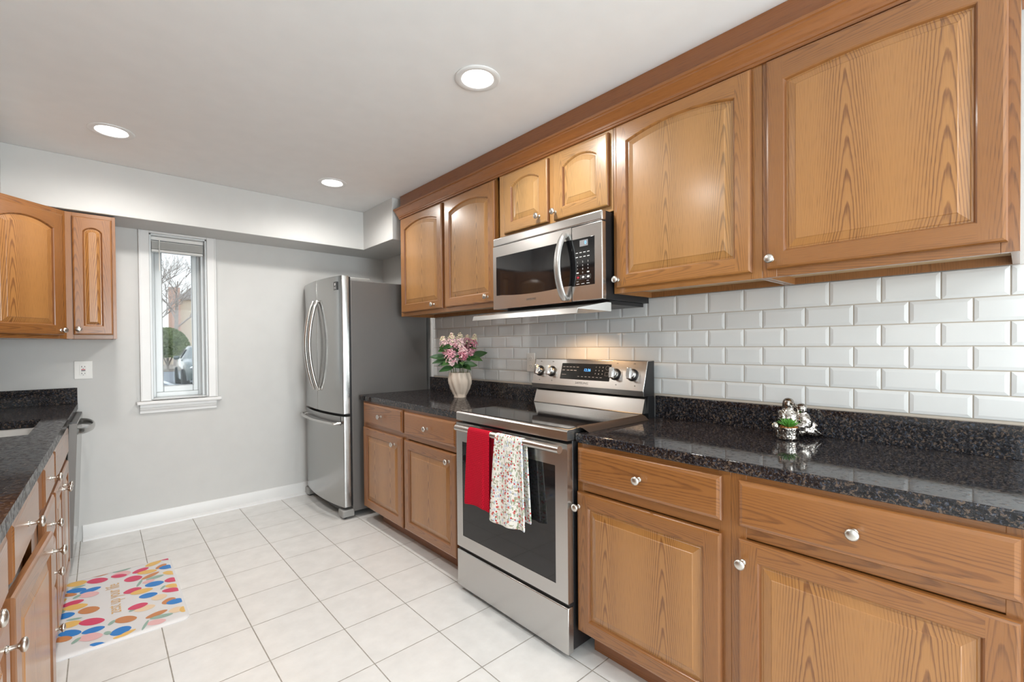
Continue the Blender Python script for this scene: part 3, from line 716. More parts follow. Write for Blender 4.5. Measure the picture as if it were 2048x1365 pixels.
# ------------------------------------------------------------------ refrigerator
XRF, YR0, YR1 = 1.318, 3.3, 4.125
rf = thing('refrigerator', 'stainless steel french door refrigerator in the back corner', 'refrigerator', (XRF, YR1, 0), FACE_RIGHT_RUN)
WF = YR1 - YR0
b = MB(); b.box(.004, WF - .0, .064, .705, .050, 1.762, 'fridgeside'); b.build('cabinet_body', rf, bevel=.004)
def bulge(x): return -.042*(1 - ((x - WF/2)/(WF/2))**2)
def fdoor(name, x0, x1, z0_, z1_):
    b = MB(); N = 14
    xs = [x0 + (x1 - x0)*i/N for i in range(N + 1)]
    r_ = .007
    ol = [(x, bulge(x)) for x in xs]
    ol = [(x0, .05), (x0, ol[0][1] + r_)] + [(ol[0][0] + .002, ol[0][1] + .002)] + ol[1:-1] + [(ol[-1][0] - .002, ol[-1][1] + .002), (x1, ol[-1][1] + r_), (x1, .05)]
    b.rings([[(x, y, z) for x, y in ol] for z in (z0_, z1_)], 'fridgesteel')
    return b.build(name, rf, bevel=.002, smooth=25)
dL = fdoor('door', .002, WF/2 - .0025, .776, 1.792); dR = fdoor('door', WF/2 + .0025, WF - .002, .776, 1.792)
dB = fdoor('freezer_drawer', .002, WF - .002, .090, .758)
b = MB(); b.box(.01, WF - .008, .05, .064, .095, 1.785, 'black'); b.build('door_gasket', rf)
for x, d in ((WF/2 - .045, dL), (WF/2 + .045, dR)):
    b = MB(); y0_ = bulge(x)
    pts = []
    for i in range(17):
        s_ = i/16; z = .937 + .692*s_; pts.append((x, y0_ - .012 - .062*math.sin(PI*s_)**.8, z))
    b.tube([(x, y0_ + .002, .945)] + pts + [(x, y0_ + .002, 1.621)], .0155, 'steel', 12, sq=(1.0, .8)); b.build('handle', d, smooth=60)
b = MB(); pts = []
for i in range(17):
    x = .045 + (WF - .09)*i/16; pts.append((x, bulge(x) - .040, .706))
b.tube([(.045, bulge(.045), .709)] + pts + [(WF - .045, bulge(WF - .045), .709)], .0135, 'steel', 12, sq=(1.2, .8)); b.build('handle', dB, smooth=60)
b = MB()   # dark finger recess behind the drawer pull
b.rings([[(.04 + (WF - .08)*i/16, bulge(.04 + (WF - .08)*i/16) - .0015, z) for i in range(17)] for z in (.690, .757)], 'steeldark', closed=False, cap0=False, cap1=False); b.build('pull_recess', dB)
b = MB(); xl = WF - .085; b.box(xl - .026, xl + .026, bulge(xl) - .004, bulge(xl) + .008, 1.690, 1.750, 'black')
b.box(xl - .018, xl + .018, bulge(xl) - .0052, bulge(xl) - .004, 1.699, 1.702, 'glow_white'); b.box(xl - .018, xl + .018, bulge(xl) - .0052, bulge(xl) - .004, 1.708, 1.711, 'glow_white')
b.box(xl - .009, xl + .009, bulge(xl) - .0052, bulge(xl) - .004, 1.722, 1.740, 'glow_white'); b.build('badge', dR)
for x in (.045, WF - .045):
    b = MB(); b.box(x - .035, x + .035, .01, .22, 1.7625, 1.783, 'midgrey'); b.lathe([(.012, 0), (.012, .012)], 'chrome', 14, Matrix.Translation((x, .03, 1.783))); b.build('hinge_cover', rf, bevel=.004)
b = MB(); b.box(.05, WF - .05, .04, .06, .012, .088, 'darkgrey')
b.build('toe_grille', rf)
for x in (.045, WF - .045):
    b = MB(); b.box(x - .045, x + .045, -.015, .075, .016, .070, 'midgrey'); b.lathe([(.018, 0), (.018, .016)], 'black', 14, Matrix.Translation((x, .02, 0))); b.build('foot_cover', rf, bevel=.008)

# ------------------------------------------------------------------ electric range
XST, Y0S, Y1S = 1.3802, 1.2085, 1.9695
st = thing('electric_range', 'stainless steel electric range with a black glass top and two towels on its handle', 'stove', (XST, Y1S, 0), FACE_RIGHT_RUN)
WS = Y1S - Y0S
b = MB(); b.box(.004, WS - .004, .036, .655, .030, .884, 'black'); b.build('body', st, bevel=.003)
for x in (.05, WS - .05):
    b = MB(); b.lathe([(.022, 0.0005), (.022, .012), (.014, .014), (.014, .03)], 'black', 16, Matrix.Translation((x, .05, 0))); b.build('foot', st)
b = MB()
P = [(0.0, .886), (0.0, .922), (.006, .9285), (.010, .930), (.53, .930), (.53, .886)]
b.rings([[(x, y, z) for y, z in P] for x in (0, WS)], 'steel'); b.build('cooktop_rim', st, smooth=40)
b = MB(); b.box(.010, WS - .010, .020, .545, .9302, .9325, 'blackgloss'); b.build('cooktop_glass', st, bevel=.001)
HY = -.040
od = MB()
frame = (.050, WS - .066, .293, .778)     # window of the oven door
x0_, x1_, z0_, z1_ = frame; zA, zB = .2305, .8735
for a_ in ((0, x0_, zA, zB), (x1_, WS, zA, zB), (x0_, x1_, zA, z0_), (x0_, x1_, z1_, zB)): od.box(a_[0], a_[1], 0, .032, a_[2], a_[3], 'steelv')
odo = od.build('oven_door', st, smooth=0)
b = MB(); b.box(x0_, x1_, .0015, .030, z0_, z1_, 'ovenglass'); b.build('window', odo)
b = MB(); b.tube([(.056, HY, .857), (.07, HY, .857), (WS - .02, HY, .857), (WS - .004, HY, .857)], .0155, 'steel', 20)
for x in (.10, WS - .05): b.box(x - .014, x + .014, HY + .004, .002, .847, .867, 'steel')
b.build('handle', odo, smooth=50)
b = MB(); b.box(.0, WS, -.001, .034, .024, .2135, 'steelv'); b.build('storage_drawer', st, bevel=.004)
b = MB(); b.box(.002, WS - .002, .012, .036, .2145, .2295, 'black'); b.build('drawer_gap', st)
# back guard
yb = WX - .022 - XST
b = MB()
P = [(yb - .096, .9328), (yb - .092, .936), (yb - .0685, 1.004), (yb - .060, 1.008), (yb - .05, .9328)]
b.rings([[(x, y, z) for y, z in P] for x in (.012, WS - .012)], 'steel'); b.build('riser', st, smooth=20)
b = MB(); b.box(.004, WS - .002, yb - .052, yb - .001, .8855, 1.180, 'black'); b.build('riser_back', st)
zpb, zpt = 1.0455, 1.1895; ypb, ypt = 1.9305 - XST, 1.973 - XST
P = [(ypb + .008, 1.0175), (ypb, 1.0445), (ypt, zpt - .002), (ypt + .004, zpt), (yb - .003, zpt), (yb - .003, 1.0175)]
b = MB(); b.rings([[(x, y, z) for y, z in P] for x in (0, WS - .001)], 'steel'); bg_ = b.build('control_panel', st, bevel=.0015, smooth=20)
b = MB(); b.box(WS - .0008, WS + .0002, ypb + .012, yb - .004, 1.03, 1.183, 'black'); 
tilt = math.atan2(ypt - ypb, zpt - zpb)
TP = Matrix.Translation((0, ypb, zpb)) @ Matrix.Rotation(-tilt, 4, 'X')      # panel plane: local x, z up the slope, front -Y
PH = (zpt - zpb)/math.cos(tilt)
b = MB()
P = [(WS + .0004, ypb + .010, 1.020), (WS + .0004, ypb + .003, 1.0445), (WS + .0004, ypt + .001, zpt - .004), (WS + .0004, yb - .004, zpt - .002), (WS + .0004, yb - .004, 1.02)]
b.rings([P, [(x - .002, y, z) for x, y, z in P]], 'black'); b.build('end_cap', bg_)
b = MB(); b.box(.220, .554, -.002, .004, .036, .126, 'blackgloss', TP); ds = b.build('display', bg_)
b = MB()
def ptxt(mb, s_, size, x, z, mat, sx=1.0, dy=-.0026):
    vs, fs = text_mesh(s_, size, mat, TP @ Matrix.Translation((x, dy, z)) @ FRONT, 'CENTER', sx); mb.add(vs, fs, mat)
ptxt(b, '12:36', .021, .405, .090, 'led_blue')
b.build('clock_digits', ds, smooth=0)
b = MB()
for i in range(9): ptxt(b, str(i + 1), .0095, .462 + (i % 3)*.022, .108 - (i//3)*.018, 'glow_white')
for i, x in enumerate((.238, .262, .286, .310, .336)): b.box(x - .008, x + .008, -.0026, -.002, .104, .107, 'print_grey', TP)
for i, x in enumerate((.238, .270, .296, .322)): b.box(x - .009, x + .009, -.0026, -.002, .084, .088, 'print_grey', TP)
b.box(.230, .262, -.0026, -.002, .060, .062, 'print_grey', TP)
for i in range(7): b.box(.345 + i*.025, .358 + i*.025, -.0026, -.002, .052, .0545, 'print_grey', TP)
for i in range(16):
    a_ = 2*PI*i/16; b.box(-.003, .003, -.0026, -.002, -.0006, .0006, 'print_grey', TP @ Matrix.Translation((.535 + .011*math.cos(a_), 0, .106 + .011*math.sin(a_))) @ Matrix.Rotation(-a_ - PI/2, 4, 'Y'))
for a_ in ((.524, .546, .082, .083), (.524, .546, .064, .065), (.524, .525, .064, .083), (.545, .546, .064, .083)): b.box(a_[0], a_[1], -.0026, -.002, a_[2], a_[3], 'print_grey', TP)
b.build('key_printing', ds, smooth=0)
b = MB(); ptxt(b, 'SAMSUNG', .017, .380, .018, 'etch', 1.15, -.0003)
for x in (.050, .145, .590, .690): b.box(x - .005, x + .005, -.0008, .0, .132, .135, 'etch', TP)
for x in (.062, .160, .60, .71): b.lathe([(.0028, 0), (.0028, .001)], 'etch', 10, TP @ Matrix.Translation((x, 0, .022)) @ Matrix.Rotation(PI/2, 4, 'X'))
b.build('lettering', bg_, smooth=0)
for i, x in enumerate((.052, .147, .586, .688)):
    b = MB(); T = TP @ Matrix.Translation((x, 0, .076)) @ Matrix.Rotation(PI/2, 4, 'X')
    b.lathe([(.031, 0), (.031, .004), (.026, .006), (.025, .010)], 'black', 28, T)
    b.lathe([(.0245, .006), (.0245, .024), (.022, .028), (.010, .0295)], 'chrome', 28, T)
    T2 = T @ Matrix.Rotation(R(8), 4, 'Z')
    b.box(-.0095, .0095, -.027, .027, .022, .043, 'chrome', T2); b.build('knob', bg_, bevel=.0015, smooth=40)

# silicone strip that has sprung up between cooktop and worktop
b = MB()
rg = []
for i in range(15):
    s_ = i/14; x = 1.440 + .470*s_
    lift = .004*math.exp(-s_*4) + .0025
    r_ = [(x - .012*math.exp(-s_*5), 1.2145, .9335), (x - .012*math.exp(-s_*5), 1.2020, .9345 + lift), (x + .010*math.exp(-s_*5), 1.1860, .9290 + lift*.8), (x + .030*math.exp(-s_*5), 1.1690, .9165)]
    rg.append(r_ + [(p[0], p[1], p[2] - .0020) for p in r_[::-1]])
b.rings(rg, 'brownlip')
tag(b.build('stove_gap_cover', smooth=60), 'brown rubber gap strip curling up along the right edge of the cooktop', 'gap cover')

# ------------------------------------------------------------------ microwave
XM, Y0M, Y1M = 1.6673, 1.2466, 2.0036
mw = thing('microwave', 'stainless steel over-the-range microwave under the short wall cabinet', 'microwave', (XM, Y1M, 1.4733), FACE_RIGHT_RUN)
WM = Y1M - Y0M; HM = 1.8715 - 1.4733
b = MB(); b.box(.004, WM - .003, .030, .383, .0, HM, 'black'); b.build('body', mw, bevel=.002)
b = MB(); b.box(0, WM, 0, .032, .3530, HM, 'steel'); b.build('vent_band', mw, bevel=.006, seg=3)
xd = 2.0036 - 1.4255
md_ = MB()
wx0, wx1, wz0, wz1 = .028, xd, .0755, .2915
for a_ in ((0, wx0, 0, .350), (wx0, xd, 0, wz0), (wx0, xd, wz1, .350)): md_.box(a_[0], a_[1], 0, .030, a_[2], a_[3], 'steel')
mdo = md_.build('door', mw, smooth=0)
b = MB()
N = 14; low = [(wx0 + (wx1 - wx0)*i/N, wz0 - .0 + .014*(((i/N) - .5)*2)**2 - .010) for i in range(N + 1)]
b.rings([[(wx0, -.0006, wz1)] + [(x, -.0006, z) for x, z in low] + [(wx1, -.0006, wz1)], [(wx0, .028, wz1)] + [(x, .028, z) for x, z in low] + [(wx1, .028, wz1)]], 'blackgloss'); b.build('window', mdo, smooth=0)
b = MB(); xh = 2.0036 - 1.462; pts = []
for i in range(17):
    s_ = i/16; pts.append((xh, -.010 - .050*math.sin(PI*s_)**.75, .016 + .306*s_))
b.tube([(xh, .004, .022)] + pts + [(xh, .004, .316)], .0205, 'handle_grey', 14, sq=(.95, .50)); b.build('handle', mdo, smooth=60)
b = MB(); front_text(b, 'SAMSUNG', .014, .305, -.0005, .036, 'etch', sx=1.1); b.build('lettering', mdo, smooth=0)
b = MB(); b.box(xd + .0025, WM, 0, .030, 0, .350, 'steel'); cp = b.build('control_section', mw, bevel=.004, seg=3)
b = MB(); b.box(xd + .0026, WM - .041, -.0008, .01, .070, .2905, 'blackgloss'); kp = b.build('keypad', cp, bevel=.002)
b = MB()
yk = -.0016
kx0 = xd + .028; kw = .082
b.box(xd + .052, xd + .100, yk, yk + .0006, .251, .280, 'print_grey')
b.build('display', kp)
b = MB(); front_text(b, '0', .022, xd + .086, yk - .0004, .2655, 'led_blue'); b.build('clock_digit', kp, smooth=0)
b = MB()
for j in range(2):
    for i in range(4): b.box(kx0 + i*.0225, kx0 + i*.0225 + .013, yk, yk + .0006, .222 - j*.020, .2255 - j*.020, 'glow_white')
for i in range(10):
    r_, c_ = (i//3, i % 3) if i < 9 else (3, 1)
    front_text(b, str((i + 1) % 10), .011, kx0 + .010 + c_*.031, yk, .180 - r_*.0165, 'glow_white')
for c_ in (0, 2): b.box(kx0 + .004 + c_*.031, kx0 + .017 + c_*.031, yk, yk + .0006, .128, .134, 'glow_white')
for c_ in range(3):
    xa_ = kx0 - .001 + c_*.030
    frame_rect(b, xa_, xa_ + .028, .100, .119, .0006, .0006, .0006, .0006, yk, yk + .0006, 'print_grey')
    b.box(xa_ + .007, xa_ + .021, yk, yk + .0006, .105, .114, 'print_red' if c_ == 0 else 'glow_white')
for c_ in range(3): b.box(kx0 + .003 + c_*.030, kx0 + .020 + c_*.030, yk, yk + .0006, .078, .0805, 'glow_white')
for c_ in (0, 2): b.box(kx0 + .004 + c_*.030, kx0 + .016 + c_*.030, yk, yk + .0006, .089, .093, 'print_grey')
b.build('key_printing', kp, smooth=0)
# stainless visor pulled out below
b = MB()
zA_, zB_ = -.012, -.041
P0 = [(.035, zA_), (-.113, zB_), (-.120, zB_ - .024), (-.117, zB_ - .025), (-.110, zB_ - .003), (.07, -.052), (.07, -.012)]
b.rings([[(x - .045*(1 if y < 0 else 0), y, z) for y, z in P0] for x in (.006, WM - .004)], 'steel')
b.build('vent_visor', mw, smooth=20)
b = MB(); b.box(.03, WM - .02, .08, .36, -.018, -.0005, 'black'); b.build('underside', mw)
b = MB(); b.lathe([(.03, 0), (.03, .003)], 'lamp', 20, Matrix.Translation((.41, .20, -.0215))); b.build('cooktop_lamp', mw)
hl = bpy.data.lights.new('cooktop_lamp_light', 'SPOT'); hl.energy = HOOD_POWER; hl.color = (1.0, 0.62, 0.32); hl.spot_size = R(150); hl.spot_blend = .6; hl.shadow_soft_size = .025
ho = bpy.data.objects.new('cooktop_lamp_light', hl); COL.objects.link(ho); ho.parent = mw; ho.location = (.40, .13, -.062)

# ------------------------------------------------------------------ outlets
def outlet(label, loc, rz, gfci):
    o = thing('wall_outlet', label, 'outlet', loc, rz)
    b = MB(); b.box(-.045 if gfci else -.036, .045 if gfci else .036, -.006, 0, -.06, .06, 'white'); b.build('cover_plate', o, bevel=.003, seg=3)
    b = MB()
    if gfci:
        b.box(-.018, .018, -.009, -.005, -.034, .034, 'white')
        for z in (-.022, .022):
            b.box(-.009, -.006, -.0095, -.008, z - .005, z + .005, 'black'); b.box(.006, .009, -.0095, -.008, z - .004, z + .004, 'black'); b.box(-.002, .002, -.0095, -.008, z - .012, z - .008, 'black')
        b.box(-.010, .010, -.0105, -.008, .001, .006, 'print_red'); b.box(-.010, .010, -.0105, -.008, -.007, -.002, 'black')
    else:
        for zc in (-.024, .024):
            b.lathe([(.017, 0), (.017, .003)], 'white', 20, Matrix.Translation((0, -.006, zc)) @ Matrix.Rotation(PI/2, 4, 'X'))
            b.box(-.008, -.006, -.0095, -.0085, zc - .002, zc + .007, 'black'); b.box(.006, .008, -.0095, -.0085, zc - .002, zc + .006, 'black'); b.box(-.002, .002, -.0095, -.0085, zc - .011, zc - .007, 'black')
    b.build('receptacle', o, bevel=.001)
outlet('white safety outlet with a red test button on the grey back wall', (-.083, WB - .0003, 1.131), 0, True)
outlet('white outlet on the tile wall beside the stove control panel', (WX - .001, 2.093, 1.160), FACE_RIGHT_RUN, False)

# ------------------------------------------------------------------ recessed lights
def can_light(label, x, y):
    o = thing('recessed_light', label, 'ceiling light', (x, y, ZC), 0, 'recessed ceiling lights')
    b = MB(); b.lathe([(.098, -.0005), (.098, -.004), (.090, -.009), (.070, -.004), (.062, .02)], 'trim', 40, cap0=False, cap1=False); b.build('trim_ring', o, smooth=50)
    b = MB(); b.lathe([(.0001, -.0015), (.0655, -.0015)], LAMP, 40, cap0=False, cap1=False); d = b.build('diffuser', o, smooth=0)
    sl = bpy.data.lights.new('can_light', 'SPOT'); sl.energy = CAN_POWER; sl.color = (1.0, .965, .915); sl.spot_size = R(172); sl.spot_blend = .75; sl.shadow_soft_size = .06
    so = bpy.data.objects.new('can_light', sl); COL.objects.link(so); so.parent = o; so.location = (0, 0, -.012)
    return o
LAMP, t, bs = nmat('lit_diffuser')
bs.inputs['Base Color'].default_value = (.9, .9, .88, 1); bs.inputs['Emission Color'].default_value = (1.0, .965, .915, 1)
bs.inputs['Emission Strength'].default_value = 14.0
can_light('lit recessed ceiling light nearest the camera, opposite the microwave', 1.239, 1.583)
can_light('lit recessed ceiling light farthest back, above the refrigerator front', 1.241, 3.260)
can_light('lit recessed ceiling light above the sink side of the kitchen', .0630, 3.242)
can_light('recessed ceiling light above the left run, just beyond the frame', .0630, 1.583)
can_light('recessed ceiling light behind the camera position', .10, -.97)
can_light('recessed ceiling light at the right behind the camera', 1.239, -1.5)

# ------------------------------------------------------------------ towels on the oven handle
def cloth(name, label, mat, Yc0, Yc1, zf, zb_, flare=0.0, waves=3, amp=.006, layers=2, seed=0):
    """towel folded over the oven handle; world coordinates.  Yc0 > Yc1 (left to right seen from the front)."""
    rng = random.Random(seed)
    xc, zc, r0 = XST - .040, .857, .0175
    objs = MB(); uvs = []
    NU, prof = 26, []
    for i in range(22): prof.append(('f', i/21))
    for i in range(1, 9): prof.append(('o', i/9))
    for i in range(18): prof.append(('b', i/17))
    ph = rng.random()*6
    verts = []; uv = []
    for k, s_ in prof:
        for j in range(NU + 1):
            t_ = j/NU
            y = Yc0 + (Yc1 - Yc0)*t_
            if k == 'f':
                z = zf + (zc - zf)*s_; drop = 1 - s_
                x = xc - r0 - .004*drop; L_ = z
            elif k == 'o':
                a_ = PI*s_; x = xc - r0*math.cos(a_); z = zc + r0*math.sin(a_); drop = 0; L_ = zc + r0*a_
            else:
                z = zc - (zc - zb_)*s_; drop = s_; x = xc + r0 + .002*drop; L_ = zc + PI*r0 + (zc - z)
            yy = y + flare*drop*(t_ - .5)*-1 if Yc0 > Yc1 else y
            wv = math.sin(t_*waves*2*PI + ph)*amp*(drop**.7) + math.sin(t_*waves*5 + ph*2)*amp*.35*drop
            x += wv if k == 'f' else wv*.5
            if k == 'f': x -= .010*(drop**.6)*(1 if t_ < .8 else .4)
            if k != 'o': z += .006*math.sin(t_*4 + ph)*(drop**3)
            verts.append((x, yy, z)); uv.append((t_*(Yc0 - Yc1), L_))
    n = NU + 1; fs = []
    for a_ in range(len(prof) - 1):
        for j in range(NU): fs.append((a_*n + j, a_*n + j + 1, (a_ + 1)*n + j + 1, (a_ + 1)*n + j))
    objs.add(verts, fs, mat)
    o = objs.build(name, smooth=80)
    ul = o.data.uv_layers.new(name='cloth')
    for lp in o.data.loops: ul.data[lp.index].uv = uv[lp.vertex_index]
    so = o.modifiers.new('thick', 'SOLIDIFY'); so.thickness = .007; so.offset = -1.0
    ss = o.modifiers.new('soft', 'SUBSURF'); ss.levels = 1; ss.render_levels = 1
    return tag(o, label, 'towel', 'dish towels on the oven handle')
def waffle():
    m, t, b = nmat('red_waffle_cotton')
    uv = nd(t, 'ShaderNodeUVMap'); sp = nd(t, 'ShaderNodeSeparateXYZ'); t.links.new(uv.outputs[0], sp.inputs[0])
    v = mth(t, 'MULTIPLY', sp.outputs[1], 1/.0085); row = mth(t, 'FLOOR', v)
    u = mth(t, 'ADD', mth(t, 'MULTIPLY', sp.outputs[0], 1/.0085), mth(t, 'MULTIPLY', row, 0.5))
    fu = mth(t, 'ABSOLUTE', mth(t, 'SUBTRACT', mth(t, 'FRACT', u), .5)); fv = mth(t, 'ABSOLUTE', mth(t, 'SUBTRACT', mth(t, 'FRACT', v), .5))
    h = mth(t, 'MAXIMUM', fu, fv)
    t.links.new(ramp(t, h, [(0.12, (0.22, 0.001, 0.006)), (0.42, (0.54, 0.004, 0.026))]), b.inputs['Base Color'])
    b.inputs['Roughness'].default_value = .9; b.inputs['Specular IOR Level'].default_value = .2
    bp = nd(t, 'ShaderNodeBump'); bp.inputs['Strength'].default_value = .9; bp.inputs['Distance'].default_value = .0025; t.links.new(h, bp.inputs['Height']); t.links.new(bp.outputs[0], b.inputs['Normal'])
    return m
def floral():
    m, t, b = nmat('floral_print_cotton')
    uv = nd(t, 'ShaderNodeUVMap')
    col = (0.80, 0.78, 0.73)
    def layer(c, scale, size, colour, off, keep, petals=0, stretch=(1, 1, 1), rot=0.0):
        mp = nd(t, 'ShaderNodeMapping'); mp.inputs['Location'].default_value = (off, off*2.3, 0); mp.inputs['Rotation'].default_value = (0, 0, rot); mp.inputs['Scale'].default_value = stretch
        t.links.new(uv.outputs[0], mp.inputs[0])
        vo = nd(t, 'ShaderNodeTexVoronoi'); vo.voronoi_dimensions = '2D'; vo.inputs['Scale'].default_value = scale; vo.inputs['Randomness'].default_value = .8
        t.links.new(mp.outputs[0], vo.inputs['Vector'])
        sc = nd(t, 'ShaderNodeSeparateColor'); t.links.new(vo.outputs['Color'], sc.inputs[0])
        d = vo.outputs['Distance']
        if petals:
            df = nd(t, 'ShaderNodeVectorMath'); df.operation = 'SUBTRACT'
            mul = nd(t, 'ShaderNodeVectorMath'); mul.operation = 'MULTIPLY'; mul.inputs[1].default_value = (1, 1, 0)
            t.links.new(mp.outputs[0], df.inputs[0]); t.links.new(vo.outputs['Position'], df.inputs[1])
            s2 = nd(t, 'ShaderNodeSeparateXYZ'); t.links.new(df.outputs[0], s2.inputs[0])
            an = mth(t, 'ARCTAN2', s2.outputs[1], s2.outputs[0])
            d = mth(t, 'MULTIPLY', d, mth(t, 'ADD', 1.25, mth(t, 'MULTIPLY', mth(t, 'COSINE', mth(t, 'MULTIPLY', an, petals)), .5)))
        k = mth(t, 'MULTIPLY', mth(t, 'LESS_THAN', d, size), mth(t, 'LESS_THAN', sc.outputs[0], keep))
        return mixc(t, k, c, colour)
    col = layer(col, 95, .30, (0.36, 0.42, 0.30), .13, .42, stretch=(1, .38, 1), rot=.7)
    col = layer(col, 80, .30, (0.42, 0.40, 0.30), .53, .40, stretch=(.45, 1, 1), rot=.5)
    col = layer(col, 70, .10, (0.20, 0.27, 0.15), .91, .7, stretch=(1, .12, 1), rot=-.4)
    col = layer(col, 48, .30, (0.52, 0.58, 0.70), .37, .42, petals=6)
    col = layer(col, 46, .26, (0.60, 0.10, 0.07), 1.7, .24, petals=5)
    col = layer(col, 62, .23, (0.50, 0.015, 0.02), 2.9, .30)
    col = layer(col, 120, .2, (0.16, 0.19, 0.2), 4.1, .22)
    t.links.new(col, b.inputs['Base Color']); b.inputs['Roughness'].default_value = .9
    return m
MT['waffle'] = waffle(); MT['floral'] = floral()
cloth('dish_towel', 'red waffle weave dish towel hanging on the oven handle', 'waffle', 1.797, 1.633, .505, .535, .02, 1, .003, seed=2)
cloth('dish_towel', 'white floral print dish towel hanging on the oven handle', 'floral', 1.592, 1.412, .478, .50, .05, 2, .007, seed=5)

# ------------------------------------------------------------------ vase with flowers
VX, VY = 1.856, 2.600
vs_ = thing('flower_vase', 'cream ribbed ceramic vase on the granite beside the refrigerator', 'vase', (VX, VY, CTR))
def ribbed():
    b = MB(); prof = [(.041, 0), (.043, .004), (.042, .010), (.055, .030), (.071, .060), (.084, .095), (.088, .118), (.086, .140), (.079, .160), (.074, .172), (.068, .172), (.071, .160), (.069, .12)]
    N = 72; rg = []
    for i, (r, z) in enumerate(prof):
        tw = z*2.6; ring = []
        for k in range(N):
            a = 2*PI*k/N
            q = ((a + tw)*10/(2*PI)) % 1
            fl = (abs(q - .5)*2)                      # ridges between hollow flutes
            amt = .15*min(1, z/.03)*(1 if i < 9 else .35)
            rr_ = r*(1 - amt*(1 - fl**1.6)); ring.append((rr_*math.cos(a), rr_*math.sin(a), z))
        rg.append(ring)
    b.rings(rg, 'ceramic', cap1=False); return b
MT['ceramic'] = simple('cream_ceramic', (0.60, 0.505, 0.42), 0.55)
ribbed().build('body', vs_, smooth=60)
MT['stem'] = simple('flower_stem', (0.10, 0.13, 0.035), .6); MT['leaf'] = simple('flower_leaf', (0.028, 0.085, 0.022), .42); MT['leaf2'] = simple('flower_leaf_light', (0.06, 0.14, 0.035), .45)
MT['pink'] = simple('pink_petal', (0.72, 0.36, 0.42), .6); MT['rose'] = simple('rose_petal', (0.58, 0.19, 0.26), .6); MT['cream'] = simple('cream_petal', (0.80, 0.73, 0.53), .6); MT['palepink'] = simple('pale_pink_petal', (0.82, 0.60, 0.60), .6)
def leaf_mb(base, direction, ln, wd, mat, rng, bend=.5):
    b = MB(); d = Vector(direction).normalized(); side = d.cross(Vector((-.667 + rng.uniform(-.5, .5), -.745 + rng.uniform(-.5, .5), .55)))
    if side.length < .1: side = Vector((1, 0, 0))
    side.normalize(); upv = side.cross(d)
    N = 9; L_, C_, R_ = [], [], []
    for i in range(N + 1):
        s_ = i/N; wv = wd*math.sin(PI*min(1, s_*.93 + .05))**.8*(1 - .25*s_)
        p = Vector(base) + d*ln*s_ - Vector((0, 0, 1))*bend*ln*s_*s_ 
        L_.append(p - side*wv/2 + upv*.14*wd); C_.append(p); R_.append(p + side*wv/2 + upv*.14*wd)
    vs = [tuple(q) for tri in zip(L_, C_, R_) for q in tri]
    fs = []
    for i in range(N):
        for j in range(2): a = i*3 + j; fs.append((a, a + 1, a + 4, a + 3))
    b.add(vs, fs, mat); return b
def flower(label, tip, base, n, rad, ln, cols, leaves, seed):
    rng = random.Random(seed); tip = Vector(tip); base = Vector(base)
    o = thing('pink_flower', label, 'flower', (VX, VY, CTR), 0, 'flower stems in the cream vase')
    b = MB(); mid = (tip + base)/2 + Vector((0, 0, .01)); b.tube([tuple(base), tuple(base*.75 + tip*.25 + Vector((0, 0, .006))), tuple(mid), tuple(tip)], [.0028, .0026, .0024, .0015], 'stem', 7); b.build('stem', o, smooth=60)
    ax = (tip - base).normalized(); e1 = ax.cross(Vector((0, 1, 0))).normalized(); e2 = ax.cross(e1)
    b = MB()
    n = int(n*1.7)
    for i in range(n):
        s_ = i/n; a = i*2.39996; r = rad*(math.sin(PI*min(1, .10 + .72*s_ + .06))**.6)*(1.0 if s_ < .6 else 1 - (s_ - .6)*1.35)
        c = tip - ax*ln*(1 - s_) + (e1*math.cos(a) + e2*math.sin(a))*r*(.55 + .65*rng.random()) + ax*rng.uniform(-.006, .006)
        nrm = ((e1*math.cos(a) + e2*math.sin(a))*1.0 + ax*(.25 + .5*s_)).normalized()
        col = cols[0] if s_ < .45 else (cols[1] if s_ < .75 else cols[2])
        if rng.random() < .25: col = rng.choice(cols)
        f1 = nrm.cross(ax); f1 = f1.normalized() if f1.length > .01 else e1; f2 = nrm.cross(f1)
        sz = .0078*(1.1 - .40*s_)*(.75 + .5*rng.random()); rot = rng.random()*2
        for k in range(5):
            th = rot + k*PI*.4; dv = f1*math.cos(th) + f2*math.sin(th); sv = f1*-math.sin(th) + f2*math.cos(th)
            p0, p1 = c - nrm*.002, c + dv*sz + nrm*.0035; pm = c + dv*sz*.6 + nrm*.0012
            b.add([tuple(p0), tuple(pm + sv*sz*.42), tuple(p1), tuple(pm - sv*sz*.42)], [(0, 1, 2, 3)], col)
    b.build('blossom', o, smooth=0, fix=False)
    for (s_, dr, l_, w_, mt, bd) in leaves:
        s_ += .14; bd *= .8
        leaf_mb(tuple(base.lerp(tip, s_)), dr, l_*.86, w_, mt, rng, bd).build('leaf', o, smooth=80, fix=False)
    for k in range(3):
        q = iN*rng.uniform(.3, 1) - iL*rng.uniform(-.9, .9); leaf_mb(tuple(base.lerp(tip, rng.uniform(.52, .78))), (q.x, q.y, rng.uniform(.25, .8)), rng.uniform(.07, .10), .042, rng.choice(('leaf', 'leaf', 'leaf2')), rng, .4).build('leaf', o, smooth=80, fix=False)
